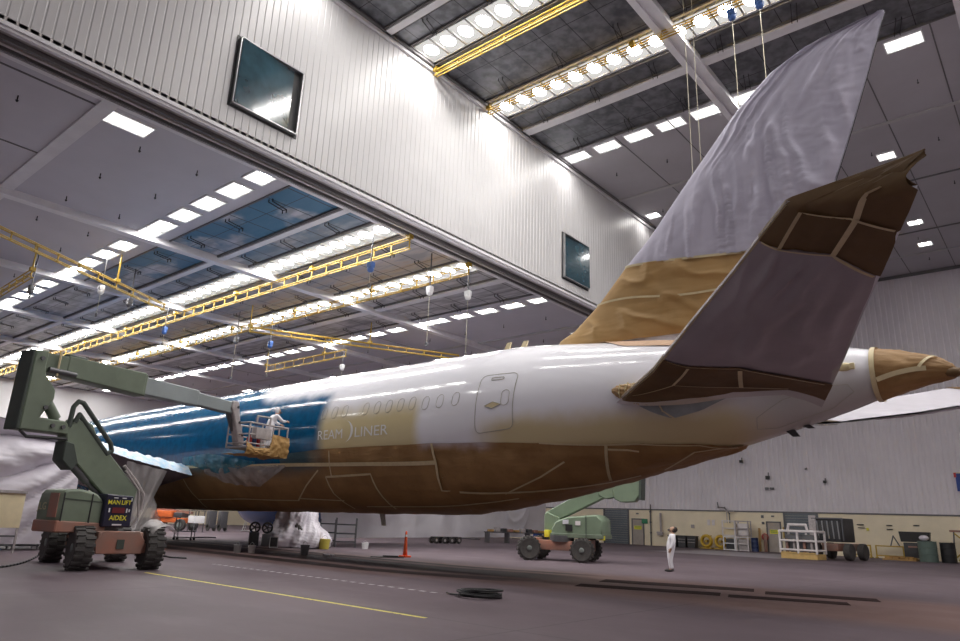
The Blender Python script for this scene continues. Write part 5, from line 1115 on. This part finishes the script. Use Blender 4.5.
# ------------------------------------------------ along the far wall (Y about 65)
for i,x in enumerate((-30.15,-29.2,-28.25)):
    t=thing('plastic_crate',(x,64.9,0),('leftmost','middle','rightmost')[i]+' of three black bins against the cream wall behind the standing person','bin')
    q=MB(); q.prism([(-.36,0),(.36,0),(.42,1.0),(-.42,1.0)],lambda p,k:(p[0],.35 if k else -.35,p[1]),.03); q.build('body','dark',t); q=MB(); q.box((0,0,1.04),(.9,.76,.09),bev=.02); q.build('lid','black',t)
    q=MB(); q.box((0,-.38,.5),(.7,.03,.04)); q.box((0,-.39,.75),(.7,.03,.04)); q.build('ridge','rail_grey',t); t.name='storage_bin' if i==0 else 'storage_bin.%03d'%i
mat('reel_yellow',(.62,.40,.04),.5,var=.2,vscale=4)
for i,x in enumerate((-27.0,-25.65)):
    t=thing('hose_reel',(x,65.1,0),('left','right')[i]+' of two big yellow hose coils standing against the far wall','hose coil')
    for k in range(3): q=MB(); q.torus((0,-.12+.12*k,.68),.45+.05*(k%2),.11,(0,1,0),28,8); q.build('hose_loop','reel_yellow',t,smooth=True)
    q=MB(); q.box((0,0,.06),(1.1,.6,.1)); q.build('stand_base','crane_yellow',t); q=MB(); q.box((0,.2,1.15),(.9,.06,.08)); q.cyl((0,-.2,.68),(0,.25,.68),.12,n=12); q.build('hub','crane_yellow',t)
def crate_cage(loc,w,d,h,m,label,fill=None):
    t=thing('equipment_frame',loc,label,'frame')
    for x in (-w/2,w/2):
        for y in (-d/2,d/2): q=MB(); q.box((x,y,h/2),(.09,.09,h)); q.build('post',m,t)
    for z in (.06,h/2,h-.05):
        for y in (-d/2,d/2): q=MB(); q.box((0,y,z),(w,.07,.08)); q.build('cross_bar',m,t)
    if fill: q=MB(); q.box((0,.05,h*.45),(w*.8,d*.6,h*.75),bev=.04); q.build('machine',fill,t)
    return t
crate_cage((-24.45,64.4,0),1.0,.8,1.2,'white_metal','white framed unit on the floor, left of two by the blue drum','dark'); crate_cage((-23.3,64.4,0),1.05,.8,1.2,'rail_white','greyish framed unit on the floor right beside the blue drum','rail_grey')
crate_cage((-24.5,64.5,1.22),1.1,.7,1.35,'rail_white','pale box frame stacked on the white framed unit','cream_board'); crate_cage((-23.3,64.5,1.22),1.1,.7,1.35,'rail_grey','brownish box frame with dark hose stacked above the greyish unit','rail_white')
drum((-22.4,64.6,0),.3,1.15,'drum_navy','dark blue drum right of the framed units at the far wall')
for x,w,h,m,l,ti in ((-22.1,.2,2.0,'kraft','tall thin tan plank leaning on the far wall',.0),(-21.98+.35,.28,1.45,'rust_orange','shorter reddish board leaning left of the personnel door',.1)):
    q=MB(); q.box((0,0,h/2),(w,.06,h),rx=-.06,bev=.01); solo('leaning_board',q,m,(x-.15,65.5,.0),l,'board')
t=thing('fire_hose_coil',(-21.87,65.75,1.15),'round red hose coil hung on the wall left of the personnel door','hose coil')
for k in range(3): q=MB(); q.torus((0,-.05*k,.1),.26-.05*k,.05,(0,1,0),20,6,1.2); q.build('hose_loop','red_bit' if k%2==0 else 'rust_orange',t,smooth=True)
# pipes, valves and fittings on the wall
def pipe(P,r,m,label,cat='pipe'):
    q=MB(); o0=Vector(P[0]); q.tube([tuple(Vector(p)-o0) for p in P],r,8)
    for p in P[1:-1]: q.ball(tuple(Vector(p)-o0),r*1.8,8)
    solo('wall_pipe',q,m,tuple(o0),label,cat)
pipe([(-32.94,65.8,0),(-32.94,65.8,1.2),(-32.94,65.8,2.2),(-32.94,65.8,3.2),(-32.8,65.6,3.9)],.06,'steel_dark','thin upright pipe on the cream wall right of the green exit sign')
pipe([(-31.8,65.7,1.2),(-31.8,65.7,3.1)],.11,'rail_grey','thick grey upright tube on the wall behind the standing person')
q=MB(); q.box((0,0,0),(.5,.3,.35),bev=.05); q.cyl((-.3,-.1,.1),(.35,-.1,.1),.09,n=10); solo('wall_valve',q,'rail_grey',(-31.85,65.6,1.15),'grey valve at the foot of the thick grey wall tube','valve')
pipe([(-26.0,65.7,4.2),(-25.9,65.6,3.75),(-25.3,65.6,3.7),(-24.9,65.6,3.2),(-24.9,65.6,2.3),(-24.2,65.6,2.2)],.05,'steel_dark','crooked dark pipe run above the yellow hose coils')
pipe([(-25.1,65.5,1.6),(-25.1,65.5,3.4),(-24.4,65.5,3.4)],.04,'rail_grey','pale bent pipe above the right yellow hose coil')
pipe([(-24.9,65.5,1.9),(-23.9,65.5,1.9)],.04,'rail_grey','short level pipe above the right yellow hose coil')
q=MB(); q.box((0,0,0),(.62,.1,.45),bev=.02); g=solo('exit_sign',q,'sign_green',(-33.6,65.83,2.28),'small dark green notice on the wall between door and pipe','sign')
for i,(x,z,w,h,m,l) in enumerate(((-34.4,3.0,.25,.12,'steel_dark','small lamp above the left personnel door'),(-21.1,3.05,.25,.12,'steel_dark','small lamp above the right personnel door'),(-28.6,1.95,.3,.3,'rail_grey','small square box on the wall above the black bins'),
    (-27.0,2.35,.25,.5,'rail_white','left of two small white notices above the yellow coils'),(-26.55,2.35,.25,.5,'rail_white','right of two small white notices above the yellow coils'),(-22.0,3.0,.22,.24,'steel_dark','upper of two dark wall boxes left of the personnel door'),(-21.98,2.45,.2,.2,'steel_dark','lower of two dark wall boxes left of the personnel door'),
    (-14.1,2.55,.5,.07,'black','upper dark label right of the white basket lift'),(-14.05,2.3,.5,.06,'black','lower dark label right of the white basket lift'),(-13.6,2.2,.16,.2,'sign_yellow','small yellow tag beside the dark labels'),(-12.0,2.55,.42,.07,'black','upper dark label in the middle of the bare cream wall'),(-12.0,2.25,.42,.06,'black','lower dark label in the middle of the bare cream wall'),(-10.1,2.6,.4,.07,'black','dark label above the black cabinet'),(-20.25,1.7,.1,.9,'crane_yellow','thin yellow strip between personnel door and roller door'))):
    q=MB(); q.box((0,0,0),(w,.08,h)); solo('wall_fitting',q,m,(x,65.84,z),l,'wall fitting')
for i,(x,z,l,s) in enumerate(((-23.5,7.9,'small dark loudspeaker high on the siding, left of the pair below the tail',.25),(-21.2,6.4,'dark floodlight bracket on the siding below the tail',.32),(-16.45,6.0,'lone dark camera on the siding right of the bracket',.22),(-17.9,7.1,'tiny dark sensor on the siding above the roller door',.1))):
    t=thing('wall_camera',(x,65.9,z),l,'camera'); q=MB(); q.box((0,-.25,0),(s,.35,s),bev=.03); q.build('housing','black',t); q=MB(); q.cyl((0,.02,.1),(0,-.2,.05),.04,n=6); q.box((0,0,s),(.08,.08,s)); q.build('mount','steel_dark',t)
for x in (-21.4,-20.95): q=MB(); q.box((0,0,0),(.3,.2,.2),bev=.02); solo('wall_box',q,'steel_dark',(x,65.8,5.45),'%s of two small boxes under the floodlight bracket'%('left' if x<-21 else 'right'),'box')
t=thing('wall_banner',(-6.4,65.6,5.9),'blue banner with red edge cut by the right picture edge','banner'); q=MB(); q.box((0,0,0),(1.2,.12,1.35)); q.build('cloth','drum_blue',t); q=MB(); q.box((-.62,-.02,.55),(.16,.14,.35)); q.build('red_edge','red_bit',t); q=MB(); q.box((0,0,.72),(1.35,.06,.06)); q.build('rod','tape',t)
# yellow trestles
def trestle(loc,w,label,tri=False):
    t=thing('yellow_trestle',loc,label,'trestle')
    for z in (.22,.95): q=MB(); q.box((0,0,z),(w,.08,.09)); q.build('rail','crane_yellow',t)
    for x in (-w/2,w/2): q=MB(); q.box((x,0,.5),(.1,.1,1.0)); q.build('post','crane_yellow',t); q=MB(); q.box((x,0,.05),(.12,.8,.08)); q.build('foot','crane_yellow',t)
    if tri: q=MB(); q.tube([(.1,0,.95),(.35,0,1.75),(.75,0,.95)],.045,6); q.build('tripod_top','steel_dark',t)
trestle((-13.95,64.9,0),1.2,'short yellow trestle right behind the white basket lift'); trestle((-12.0,64.9,0),1.9,'longer yellow trestle with a dark pointed frame on it',True); trestle((-10.6,65.4,0),.3,'narrow yellow stand left of the black cabinet')
t=thing('tool_cabinet',(-9.95,63.8,0),'black cabinet with open flared top by the far wall','cabinet')
q=MB(); q.box((0,0,.75),(1.6,.8,1.1),bev=.04); q.build('body','dark',t); q=MB(); q.prism([(-.95,1.35),(-1.05,2.1),(1.0,2.1),(.9,1.35)],lambda p,k:(p[0],.35 if k else -.4,p[1]),.03); q.build('hood','black',t); q=MB(); q.box((-.2,-.42,1.0),(.6,.05,.12)); q.build('red_label','rust_orange',t)
q=MB(); q.box((0,0,.05),(2.2,1.6,.1)); 
for k in range(7): q.box((-.8+.27*k,.1*(k%3),.16+.05*(k%2)),(.5,.3,.14),rz=k*.7)
solo('debris_pallet',q,'kraft',(-10.9,62.6,0),'pallet of brown scraps on the floor in front of the black cabinet','pallet')
mat('bin_green',(.12,.17,.15),.5)
drum((-9.05,62.4,0),.62,1.45,'bin_green','grey-green barrel in front of the black cabinet','barrel'); drum((-7.85,62.9,0),.5,1.4,'black','black barrel right of the grey-green barrel','barrel')
q=MB(); q.ball((0,0,.18),.28,10,(1.2,1,.7)); solo('crumpled_plastic',q,'plastic_white',(-9.2,62.4,1.5),'crumpled white plastic on top of the grey-green barrel','plastic',smooth=False)
t=thing('scissor_stand',(-6.6,64.6,0),'yellow stand with crossed braces at the right picture edge','stand')
for x in (-1.1,1.1):
    q=MB(); q.cyl((x,-.3,0),(x*.82,-.3,2.2),.05,n=6); q.build('leg','steel_dark',t)
q=MB(); q.box((0,-.3,2.25),(2.3,.5,.14),bev=.02); q.build('top_beam','rust_orange',t)
for a,b in (((-1.0,.3),(.9,2.1)),((1.0,.3),(-.9,2.1))): q=MB(); q.cyl((a[0],-.3,a[1]),(b[0],-.3,b[1]),.05,n=6); q.build('cross_brace','crane_yellow',t)
q=MB(); q.ball((-.3,-.5,.18),.3,10,(1.8,1,.6)); q.build('base_bundle','drum_yellow',t)
CAMV=[(0.7663354, 0.6414599, 0.0354868), (-0.1525793, 0.2353833, -0.9598512), (-0.624059, 0.7301534, 0.278256)]
EXPO=0.78
# ---------------------------------------------------------------- camera, world, exposure
cam=bpy.data.cameras.new('camera'); cam.sensor_width=36; cam.sensor_fit='HORIZONTAL'; cam.lens=36*690.303525/960; cam.clip_end=400
co=bpy.data.objects.new('camera',cam); COL.objects.link(co); co.location=(0,0,1.75)
_r,_d,_f=CAMV
Mx=Matrix(((_r[0],-_d[0],-_f[0],0),(_r[1],-_d[1],-_f[1],0),(_r[2],-_d[2],-_f[2],1.75),(0,0,0,1)))
co.matrix_world=Mx; SC.camera=co
w=bpy.data.worlds.new('world'); SC.world=w; w.use_nodes=True; w.node_tree.nodes['Background'].inputs[0].default_value=(.6,.6,.7,1); w.node_tree.nodes['Background'].inputs[1].default_value=.05
SC.view_settings.view_transform='Standard'; SC.view_settings.look='None'; SC.view_settings.gamma=1; SC.view_settings.exposure=EXPO; SC.view_settings.use_curve_mapping=False
cy=SC.cycles; cy.use_denoising=True; cy.max_bounces=6; cy.diffuse_bounces=4; cy.glossy_bounces=3; cy.transparent_max_bounces=8; cy.caustics_reflective=False; cy.caustics_refractive=False; cy.sample_clamp_indirect=4; cy.use_light_tree=True
